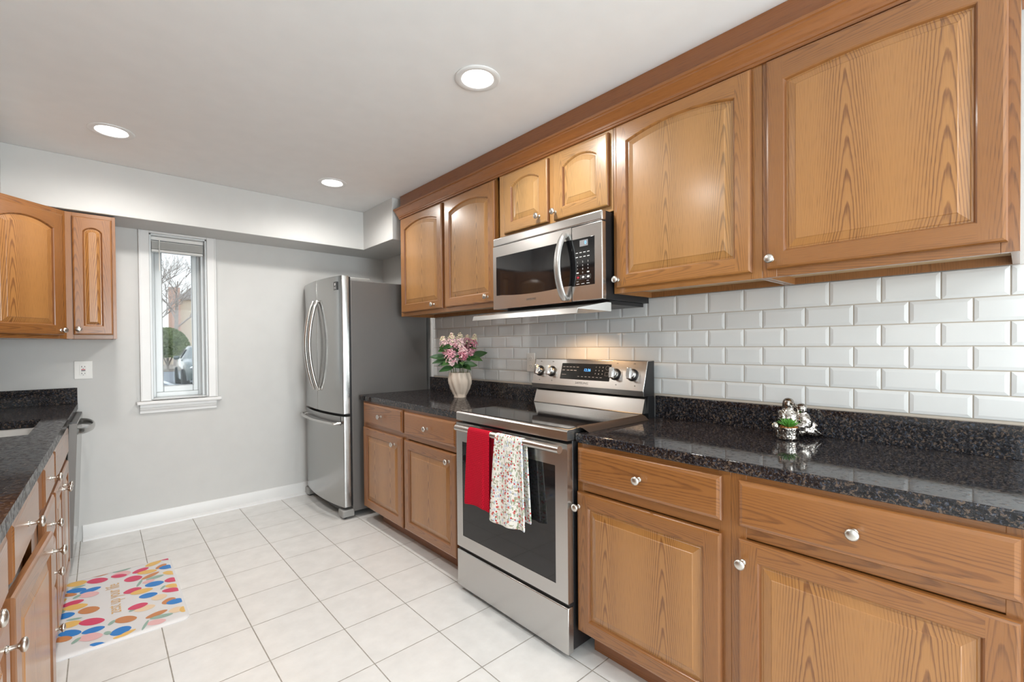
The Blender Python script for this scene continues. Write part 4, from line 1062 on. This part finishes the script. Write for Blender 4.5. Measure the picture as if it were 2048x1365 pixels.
# image-left is roughly (-.67,+.75) in plan
iL = Vector((-.745, .667, 0)); iN = Vector((-.667, -.745, 0))
def fp(u, n_, z): q = -iL*u + iN*n_; return (q.x, q.y, z)
PK = ['pink', 'palepink', 'cream']; RS = ['rose', 'pink', 'palepink']; P2 = ['pink', 'pink', 'cream']
flower('pink flower stem with a cream tip, leftmost in the cream vase', fp(-.115, .02, .420), fp(-.03, .01, .06), 110, .030, .12, PK, [(.45, fp(-1, .2, .25), .15, .050, 'leaf', .25), (.40, fp(-1, .1, .10), .13, .045, 'leaf', .35), (.62, fp(-.4, .7, .4), .10, .05, 'leaf2', .4)], 1)
flower('pink flower stem with a cream tip, second from the left in the cream vase', fp(-.055, .01, .440), fp(-.015, .01, .06), 120, .034, .13, PK, [(.45, fp(-.6, .8, .2), .11, .050, 'leaf', .6), (.35, fp(-.9, .2, .0), .13, .045, 'leaf', .3)], 2)
flower('tallest pale pink flower stem at the middle of the cream vase', fp(.005, .0, .440), fp(.0, .0, .06), 120, .034, .12, ['palepink', 'palepink', 'cream'], [(.50, fp(.2, 1, .2), .11, .052, 'leaf2', .7), (.38, fp(.1, 1, -.1), .11, .045, 'leaf', .6)], 3)
flower('dull rose flower stem behind the others in the cream vase', fp(.050, -.05, .430), fp(.01, -.02, .06), 80, .024, .09, ['rose', 'pink', 'cream'], [(.55, fp(.6, .6, .5), .11, .055, 'leaf', .4)], 4)
flower('rose pink flower stem with a cream tip, rightmost in the cream vase', fp(.105, -.01, .430), fp(.03, .0, .06), 115, .029, .14, ['pink', 'rose', 'cream'], [(.45, fp(1, .2, .35), .15, .056, 'leaf', .15), (.42, fp(.9, .5, .1), .12, .050, 'leaf2', .35), (.60, fp(.3, 1, .5), .12, .055, 'leaf2', .5)], 5)
flower('low pink flower stem drooping at the left front of the cream vase', fp(-.060, .07, .330), fp(-.02, .03, .06), 120, .040, .10, ['palepink', 'pink', 'pink'], [(.40, fp(-.8, .5, .0), .12, .048, 'leaf', .3), (.55, fp(-.7, .6, .1), .10, .045, 'leaf2', .5)], 6)
flower('deep rose flower stem low in the middle of the cream vase', fp(.035, .06, .345), fp(.01, .03, .06), 100, .032, .08, RS, [(.50, fp(.1, 1, .3), .12, .050, 'leaf2', .6), (.40, fp(.6, .8, .1), .13, .05, 'leaf', .4), (.45, fp(.95, .1, .1), .12, .05, 'leaf', .25)], 7)

# ------------------------------------------------------------------ silver bird planter with a succulent
BX, BY = 1.932, .578
bp_ = thing('bird_planter', 'silver bird pair planter standing on the right granite worktop', 'planter', (BX, BY, CTR), R(48) - PI/2)
# local frame: +x = right in the photo, -y = towards the camera
def mercury():
    m, t, b = nmat('mercury_silver_glaze')
    tc = nd(t, 'ShaderNodeTexCoord'); n = nd(t, 'ShaderNodeTexNoise'); n.inputs['Scale'].default_value = 60; n.inputs['Detail'].default_value = 4; t.links.new(tc.outputs['Object'], n.inputs['Vector'])
    t.links.new(ramp(t, n.outputs[0], [(0.35, (0.20, 0.165, 0.14)), (0.62, (0.56, 0.53, 0.49))]), b.inputs['Base Color'])
    b.inputs['Metallic'].default_value = 1.0; b.inputs['Roughness'].default_value = .07
    v = nd(t, 'ShaderNodeTexVoronoi'); v.inputs['Scale'].default_value = 130; t.links.new(tc.outputs['Object'], v.inputs['Vector'])
    bp = nd(t, 'ShaderNodeBump'); bp.inputs['Strength'].default_value = .35; bp.inputs['Distance'].default_value = .003; t.links.new(v.outputs['Distance'], bp.inputs['Height']); t.links.new(bp.outputs[0], b.inputs['Normal'])
    return m
MT['mercury'] = mercury()
def remeshed(b, name, parent, vox=.0028):
    o = b.build(name, parent, smooth=0)
    r = o.modifiers.new('fuse', 'REMESH'); r.mode = 'VOXEL'; r.voxel_size = vox; r.use_smooth_shade = True
    s_ = o.modifiers.new('soften', 'SMOOTH'); s_.factor = .5; s_.iterations = 4
    return o
def plump(b, T, k=1.0):
    """songbird seen upright: pear body, neck, round head"""
    pr = [(.004, .030), (.018, .034), (.026, .046), (.0305, .062), (.0315, .078), (.0290, .094), (.0235, .106), (.0195, .113), (.0190, .120), (.0205, .128), (.0205, .137), (.0175, .147), (.011, .1535), (.002, .156)]
    b.lathe([(r*k, z*k) for r, z in pr], 'mercury', 26, T)
b = MB()   # upright bird on the left, facing the camera
T = Matrix.Translation((-.006, .012, -.007)); plump(b, T)
b.rings([[(-.006 + r*math.cos(a), y, z + r*math.sin(a)) for a in [2*PI*i/8 for i in range(8)]] for r, y, z in ((.0075, -.002, .133), (.004, -.014, .131), (.001, -.021, .128))], 'mercury')
for sx in (-1, 1): b.ball((-.006 + sx*.0285, .014, .074), (.0085, .020, .030), 'mercury', T=None)
b.ball((-.006, .018, .028), (.026, .026, .026), 'mercury')
remeshed(b, 'bird', bp_, .002)
b = MB()   # second bird turned to the left, tail sweeping down to the right
T = Matrix.Translation((.030, .002, -.010)) @ Matrix.Rotation(R(-7), 4, 'Y'); plump(b, T, .98)
b.rings([[(x, .0 + r*math.cos(a), z + r*math.sin(a)) for a in [2*PI*i/8 for i in range(8)]] for r, x, z in ((.0075, .004, .126), (.004, -.006, .130), (.001, -.013, .133))], 'mercury')
T2 = Matrix.Translation((.055, -.010, .044)) @ Matrix.Rotation(R(50), 4, 'Y'); b.ball((0, 0, 0), (.040, .014, .017), 'mercury', T=T2)
b.tube([(.030, .0, .034), (.055, -.004, .026), (.080, -.006, .0155), (.102, -.006, .010)], [.030, .024, .015, .007], 'mercury', 14, sq=(1.0, .8))
b.tube([(.040, -.016, .052), (.066, -.022, .036), (.088, -.018, .018), (.106, -.010, .009)], [.006, .007, .006, .003], 'mercury', 8)
b.ball((.026, .004, .025), (.032, .028, .022), 'mercury')
for i_, q_ in enumerate(b.v): b.v[i_] = (q_[0] + .022 if q_[2] > .05 else q_[0] + .006, q_[1], q_[2]*.91)
remeshed(b, 'bird', bp_, .002)
b = MB(); N = 40
def potring(r, z, amp=0.0): return [(-.030 + (r + amp*math.cos(9*a))*math.cos(a), -.026 + (r + amp*math.cos(9*a))*.9*math.sin(a), z) for a in [2*PI*i/N for i in range(N)]]
b.rings([potring(.033, .0), potring(.037, .003), potring(.037, .010, .0006), potring(.0355, .020, .0014), potring(.037, .036, .0012), potring(.039, .042), potring(.038, .046), potring(.034, .046), potring(.033, .037)], 'mercury')
b.build('pot', bp_, smooth=50)
b = MB(); b.ball((-.068, -.012, .046), (.014, .013, .017), 'mercury'); b.ball((-.060, -.014, .024), (.012, .012, .022), 'mercury'); remeshed(b, 'scroll', bp_, .003)
su = thing('succulent', 'small green succulent growing in the silver pot', 'plant', (BX, BY, CTR), R(48) - PI/2)
MT['succ'] = simple('succulent_green', (0.08, 0.27, 0.035), .5); MT['gravel'] = simple('orange_gravel', (0.35, 0.14, 0.03), .8)
rng = random.Random(4); b = MB()
for ring_, (n_, el, ln) in enumerate(((9, 22, .040), (8, 42, .036), (7, 62, .030), (4, 80, .024))):
    for k in range(n_):
        a = 2*PI*(k + .5*ring_)/n_; e_ = R(el); d = Vector((math.cos(a)*math.cos(e_), math.sin(a)*math.cos(e_), math.sin(e_)))
        b.tube([tuple(Vector((-.030, -.026, .044)) + d*ln*s_ + Vector((0, 0, .006*s_*s_))) for s_ in (0, .35, .7, 1)], [.0045, .0055, .004, .0006], 'succ', 7, sq=(1.25, .6))
b.build('rosette', su, smooth=60)
b = MB()
for k in range(46):
    a = rng.random()*6.283; r = .031*math.sqrt(rng.random()); b.ball((-.030 + r*math.cos(a), -.026 + r*.88*math.sin(a), .043 + .003*rng.random()), .0042, 'gravel', 6, 4)
gv = b.build('gravel', su, smooth=0); gv['kind'] = 'stuff'

# ------------------------------------------------------------------ floor mat with printed fruit
MXa, MXb, MYa, MYb = -.172, .300, 2.605, 3.425
mt = thing('kitchen_mat', 'white cushioned kitchen mat printed with colourful lemons on the tile floor', 'mat', (0, 0, 0))
MT['mat'] = simple('mat_vinyl', (0.70, 0.70, 0.71), .38)
for n_, c in dict(m_red=(.62, .05, .13), m_yel=(.75, .47, .13), m_blue=(.02, .20, .58), m_or=(.55, .22, .08), m_pink=(.75, .45, .46), m_green=(.28, .42, .36), m_peach=(.78, .60, .40), m_text=(.70, .45, .20)).items(): MT[n_] = simple(n_.replace('m_', 'mat_print_'), c, .45)
b = MB(); N = 6
def mring(d, z, r=.03):
    return [(x, y, z) for x, y, _ in rr(MXa + d, MXb - d, MYa + d, MYb - d, r, 0, 5)]
b.rings([mring(.0, .0006), mring(0, .005), mring(.006, .0095), mring(.020, .0125), mring(.035, .013)], 'mat')
# prints, each: mat x, mat y, half length, half width, angle from +x, colour
ZP = .0133
LEM = []
def px2mat(zx, zy):
    px, py = 90 + zx/6.827, 1100 + zy/6.827
    d = _F + _R2*((px - CX)/F_PX) + _U2*((CY - py)/F_PX); k = (ZP - 1.2696)/d.z
    return d.x*k, d.y*k
for zx, zy, lx, ly, wpx, c in (    # centre, half-axis vector, half width (all in the enlarged photograph), colour
    (1640, 128, 80, -10, 14, 'm_red'), (1480, 190, 90, -30, 26, 'm_yel'), (1585, 228, 62, -25, 22, 'm_or'), (1665, 236, 88, -18, 26, 'm_blue'), (1705, 315, 80, -4, 26, 'm_yel'),
    (1305, 285, 92, -30, 24, 'm_red'), (1395, 305, 110, -20, 24, 'm_yel'), (1440, 355, 100, -42, 20, 'm_or'), (1500, 380, 100, -28, 18, 'm_green'), (1415, 435, 70, -20, 20, 'm_pink'), (1735, 410, 84, -16, 30, 'm_red'),
    (1205, 398, 102, -20, 36, 'm_red'), (1290, 460, 34, -35, 24, 'm_green'), (1495, 468, 106, -22, 32, 'm_blue'), (1750, 490, 92, -10, 26, 'm_yel'), (1735, 550, 112, -16, 28, 'm_red'), (1610, 517, 30, -20, 16, 'm_green'),
    (1195, 560, 102, -28, 32, 'm_red'), (1320, 570, 126, -30, 30, 'm_yel'), (1410, 625, 104, -22, 32, 'm_blue'), (1560, 650, 90, -20, 36, 'm_peach'), (1690, 700, 78, -26, 36, 'm_or'), (1785, 705, 104, -24, 34, 'm_blue'),
    (1270, 775, 112, -32, 34, 'm_red'), (1360, 800, 120, -30, 36, 'm_peach'), (1230, 805, 70, -36, 20, 'm_green'), (1525, 880, 122, -46, 28, 'm_or'), (1590, 910, 130, -30, 22, 'm_green'), (1800, 820, 90, -20, 36, 'm_peach'), (1890, 810, 44, -10, 40, 'm_yel'), (1520, 990, 110, -24, 34, 'm_pink'), (1370, 1030, 40, -50, 28, 'm_green'),
    (1040, 340, 110, -26, 40, 'm_pink'), (1050, 280, 104, -26, 16, 'm_green'), (1010, 360, 90, -12, 22, 'm_red'), (760, 345, 92, -20, 16, 'm_or'), (715, 425, 120, -18, 34, 'm_red'), (435, 465, 116, -24, 34, 'm_yel'), (460, 510, 80, -22, 10, 'm_green'),
    (430, 560, 112, -18, 30, 'm_blue'), (620, 555, 120, -36, 26, 'm_blue'), (335, 620, 84, -10, 22, 'm_or'), (600, 615, 116, -20, 36, 'm_pink'), (435, 645, 48, -22, 16, 'm_green'), (375, 735, 130, -38, 30, 'm_red'), (415, 785, 140, -28, 36, 'm_yel'), (600, 828, 122, -24, 44, 'm_or'), (250, 700, 40, -20, 20, 'm_yel'),
    (275, 905, 110, -26, 38, 'm_blue'), (240, 840, 36, -10, 24, 'm_green'), (400, 950, 90, -16, 12, 'm_green'), (340, 1025, 130, -34, 40, 'm_yel'), (640, 985, 145, -22, 46, 'm_red'), (340, 1145, 130, -18, 46, 'm_blue'), (660, 1100, 130, -36, 36, 'm_blue'), (240, 1225, 110, -18, 38, 'm_or'), (620, 1195, 140, -26, 50, 'm_pink'), (425, 1245, 56, -34, 22, 'm_green'),
    (1100, 955, 128, -20, 44, 'm_or'), (910, 1000, 44, -26, 22, 'm_green'), (1035, 1110, 120, -38, 50, 'm_blue'), (855, 1140, 44, -6, 24, 'm_green'), (1120, 1140, 100, -44, 20, 'm_yel'), (720, 1290, 90, -12, 22, 'm_blue'), (1000, 1190, 60, -20, 14, 'm_yel')):
    cx_, cy_ = px2mat(zx, zy); ax_, ay_ = px2mat(zx + lx*1.12, zy + ly*1.12); bx_, by_ = px2mat(zx, zy + wpx*1.05)
    a = (ax_ - cx_, ay_ - cy_); w_ = (bx_ - cx_, by_ - cy_)
    pts = []
    for i in range(22):
        th = 2*PI*i/22; ct, s_ = math.cos(th), math.sin(th)
        rr_ = 1 + .10*abs(ct)**6
        qx, qy = cx_ + a[0]*ct*rr_ + w_[0]*s_, cy_ + a[1]*ct*rr_ + w_[1]*s_
        pts.append((min(max(qx, MXa + .012), MXb - .012), min(max(qy, MYa + .012), MYb - .012)))
    LEM.append((pts, c))
def matz(x, y):
    d = min(x - MXa, MXb - x, y - MYa, MYb - y)
    return .0133 if d > .035 else (.0128 + .0005*(d - .02)/.015 if d > .02 else .0098 + .003*max(0, d - .006)/.014)
for k, (pts, c) in enumerate(LEM):
    zo = .00002*(k % 12)
    cxm = sum(p[0] for p in pts)/len(pts); cym = sum(p[1] for p in pts)/len(pts)
    vs = [(cxm, cym, matz(cxm, cym) + .0004 + zo)]; m_ = len(pts); fs = []
    for q_ in (.3, .6, .8, 1.0):
        for x, y in pts:
            X_, Y_ = cxm + (x - cxm)*q_, cym + (y - cym)*q_; vs.append((X_, Y_, matz(X_, Y_) + .0004 + zo))
    for i in range(m_):
        j = (i + 1) % m_; fs.append((0, 1 + i, 1 + j))
        for r_ in range(3): fs.append((1 + r_*m_ + i, 1 + (r_ + 1)*m_ + i, 1 + (r_ + 1)*m_ + j, 1 + r_*m_ + j))
    b.add(vs, fs, c)
b.build('mat_body', mt, smooth=30)
b = MB(); vs, fs = text_mesh('zest up your life', .080, 'm_text', Matrix.Translation((.036, 3.052, .0142)) @ Matrix.Rotation(PI/2, 4, 'Z'), 'CENTER', .70)
b.add(vs, fs, 'm_text'); b.build('lettering', mt, smooth=0)

# ------------------------------------------------------------------ outside the window
GZ = -.12
def noise_mat(name, a_, b_, sc, rough=.9):
    m, t, b = nmat(name); tc = nd(t, 'ShaderNodeTexCoord'); n = nd(t, 'ShaderNodeTexNoise'); n.inputs['Scale'].default_value = sc; n.inputs['Detail'].default_value = 5
    t.links.new(tc.outputs['Object'], n.inputs['Vector']); t.links.new(ramp(t, n.outputs[0], [(0.35, a_), (0.65, b_)]), b.inputs['Base Color']); b.inputs['Roughness'].default_value = rough; return m
MT['asphalt'] = noise_mat('asphalt', (.20, .21, .22), (.27, .28, .29), 6)
MT['soil'] = noise_mat('mulch', (.30, .25, .20), (.42, .36, .30), 3)
MT['bushleaf'] = noise_mat('bush_leaves', (.13, .17, .07), (.26, .30, .15), 2)
MT['bark'] = noise_mat('bark', (.36, .31, .28), (.50, .45, .41), 5)  # lighter than plain bark: distant haze is put into the colour
MT['brick'] = noise_mat('brickwork', (.58, .38, .30), (.68, .48, .40), 14)
MT['render'] = simple('cream_render', (.72, .62, .50), .9)
MT['linepaint'] = simple('white_line_paint', (.8, .8, .78), .8)
MT['carpaint'] = simple('grey_green_car_paint', (.12, .145, .135), .25, .3, coat=.8)
MT['tyre'] = simple('tyre_rubber', (.02, .02, .02), .8)
b = MB(); b.box(-14, 22, WB + .25, 34, GZ - .1, GZ, 'asphalt'); struct(b.build('ground_outside', smooth=0))
b = MB(); b.box(-14, 22, 34, 70, GZ - .1, GZ + .05, 'soil'); struct(b.build('ground_verge', smooth=0))
b = MB()
P = [(1.6, 31.0), (1.85, 31.0), (2.22, 18.0), (2.05, 18.0)]
b.rings([[(x, y, GZ + .001) for x, y in P], [(x, y, GZ + .004) for x, y in P]], 'linepaint'); b.box(2.3, 9, 20.9, 21.1, GZ + .001, GZ + .004, 'linepaint'); struct(b.build('ground_line_marking', smooth=0))
# bare trees
def tree(label, x, y, h, seed, lean=0):
    rng = random.Random(seed); o = thing('bare_tree', label, 'tree', (x, y, GZ), 0, 'trees beyond the car park')
    b = MB(); b.tube([(0, 0, 0), (.05, 0, h*.25), (lean*.5, .1, h*.5)], [.16, .13, .10], 'bark', 8); b.build('trunk', o, smooth=60)
    b = MB()
    def br(p, d, l_, r, dep):
        q = p + d*l_ ; m_ = p + d*l_*.5 + Vector((rng.uniform(-1, 1), rng.uniform(-1, 1), rng.uniform(-.3, 1)))*l_*.08
        b.tube([tuple(p), tuple(m_), tuple(q)], [r, r*.8, r*.55], 'bark', 4)
        if dep <= 0: return
        for k in range(rng.choice((3, 3, 4))):
            nd_ = (d + Vector((rng.uniform(-1, 1), rng.uniform(-1, 1), rng.uniform(-.35, .8)))*.75).normalized()
            br(p + d*l_*rng.uniform(.45, 1), nd_, l_*rng.uniform(.55, .8), r*.52, dep - 1)
    for k in range(5):
        a = k*1.3 + rng.random(); br(Vector((lean*.5*(.5 + .1*k), .05, h*(.28 + .05*k))), Vector((math.cos(a)*.8, math.sin(a)*.8, .8)).normalized(), h*.24, .06, 4)
    b.build('branches', o, smooth=60)
tree('bare tree beyond the car park, left in the window', 2.1, 37, 8.5, 3); tree('bare tree beyond the car park, right in the window', 4.3, 43, 10.5, 8, .3); tree('bare tree farthest behind the bush', 2.9, 50, 11, 12)
# bush of small leaves
bu = thing('bush', 'rounded green bush beside the parked car outside the window', 'bush', (3.15, 35.6, GZ + .05))
rng = random.Random(11); b = MB()
for k in range(7000):
    a, e_ = rng.random()*6.283, math.asin(rng.random()*1.25 - .25); r = (1 - .35*rng.random()**2)
    c = Vector((1.15*r*math.cos(a)*math.cos(e_), 1.15*r*math.sin(a)*math.cos(e_), 1.15 + 1.45*r*math.sin(e_)))
    if c.z < .1: continue
    d1 = Vector((rng.uniform(-1, 1), rng.uniform(-1, 1), rng.uniform(-1, 1))).normalized(); d2 = d1.orthogonal().normalized()
    b.add([tuple(c + d1*.13), tuple(c + d2*.07), tuple(c - d1*.13), tuple(c - d2*.07)], [(0, 1, 2, 3)], 'bushleaf')
b.build('foliage', bu, smooth=0, fix=False)
b = MB(); b.tube([(0, 0, 0), (0, 0, .9)], .07, 'bark', 6); b.tube([(0, 0, .2), (.4, .1, 1.2)], .04, 'bark', 6); b.tube([(0, 0, .2), (-.4, -.1, 1.3)], .04, 'bark', 6); b.build('stem', bu)
# house behind
hs = thing('brick_house', 'brick and cream house far behind the bush', 'house', (6.3, 58, GZ))
b = MB(); b.box(-.2, 6, 0, 8, 0, 6.4, 'render'); b.build('wall', hs); b = MB(); b.box(-1.0, -.1, -.5, .6, 0, 7.6, 'brick'); b.build('chimney', hs)
b = MB(); b.box(-.4, 6.2, -.3, 8.2, 6.4, 6.6, 'bark'); b.rings([[(-.4, -.3, 6.6), (6.2, -.3, 6.6), (6.2, 8.2, 6.6), (-.4, 8.2, 6.6)], [(2, 3.5, 8.6), (4, 3.5, 8.6), (4, 4.4, 8.6), (2, 4.4, 8.6)]], 'bark'); b.build('roof', hs)
for x in (1.4, 3.6):
    b = MB(); b.box(x, x + .9, -.03, .02, 2.6, 4.2, 'trim'); f_ = b.build('window', hs); b = MB(); b.box(x + .08, x + .82, -.04, -.032, 2.7, 4.1, 'blackgloss'); b.build('pane', f_)
fn = thing('wooden_fence', 'weathered wooden fence behind the bush', 'fence', (1.2, 47, GZ))
b = MB()
for k in range(36): b.box(k*.16, k*.16 + .145, 0, .03, 0, 2.5, 'render')
b.build('board_panel', fn); b = MB(); b.box(0, 5.8, .03, .08, .5, .6, 'render'); b.box(0, 5.8, .03, .08, 1.9, 2.0, 'render'); b.build('rail', fn)
# parked car (nose towards the building, seen past the window edge)
ca = thing('parked_car', 'grey car parked on the asphalt outside the window', 'car', (2.13, 18.75, GZ), R(-2))
b = MB()
secs = []   # y (length), half width, z bottom, z belt, z top, half width top
for y, hw, zb0, zb1, zt1, ht in ((0, .62, .42, .70, .72, .5), (.15, .80, .28, .80, .84, .66), (.9, .88, .24, .92, .96, .74), (1.35, .90, .24, .96, 1.02, .74), (2.0, .90, .24, .98, 1.42, .60), (2.8, .90, .24, .98, 1.48, .60), (3.5, .89, .24, .98, 1.42, .60), (4.1, .86, .26, .98, 1.06, .68), (4.5, .74, .36, .88, .92, .6)):
    secs.append([(.9 - hw, y, zb0), (.9 - hw - .02, y, (zb0 + zb1)/2), (.9 - hw, y, zb1), (.9 - ht, y, zt1), (.9 + ht, y, zt1), (.9 + hw, y, zb1), (.9 + hw + .02, y, (zb0 + zb1)/2), (.9 + hw, y, zb0)])
b.rings(secs, 'carpaint'); bd = b.build('body', ca, smooth=50)
b = MB()
for sx in (.9 - .905, .9 + .895): b.rings([[(sx, 1.9, 1.02), (sx, 3.6, 1.02), (sx + (.2 if sx < 1 else -.2), 3.3, 1.36), (sx + (.2 if sx < 1 else -.2), 2.15, 1.36)], [(sx + .012, 1.9, 1.02), (sx + .012, 3.6, 1.02), (sx + (.21 if sx < 1 else -.19), 3.3, 1.36), (sx + (.21 if sx < 1 else -.19), 2.15, 1.36)]], 'blackgloss')
b.build('side_window', ca)
b = MB(); b.ball((-.12, 1.75, 1.05), (.10, .06, .08), 'carpaint', 10, 6); b.build('mirror', ca, smooth=60)
for hx in (.28, 1.5):
    b = MB(); b.ball((hx, .12, .72), (.16, .10, .07), 'chrome', 10, 6); b.build('headlight', ca, smooth=60)
for wx, wy in ((.06, .85), (.06, 3.55), (1.74, .85), (1.74, 3.55)):
    b = MB(); T = Matrix.Translation((wx, wy, .33)) @ Matrix.Rotation(PI/2, 4, 'Y')
    b.lathe([(.22, -.10), (.31, -.11), (.33, -.08), (.33, .08), (.31, .11), (.22, .10)], 'tyre', 26, T); wl = b.build('wheel', ca, smooth=40)
    b = MB(); b.lathe([(.05, -.085), (.05, .085)], 'nickel', 14, T)
    for k in range(10): b.box(-.014, .014, .04, .215, -.085, .085, 'nickel', T @ Matrix.Rotation(2*PI*k/10, 4, 'Z'))
    b.lathe([(.205, -.095), (.222, -.095), (.222, .095), (.205, .095)], 'nickel', 26, T, False, False); b.build('rim', wl)
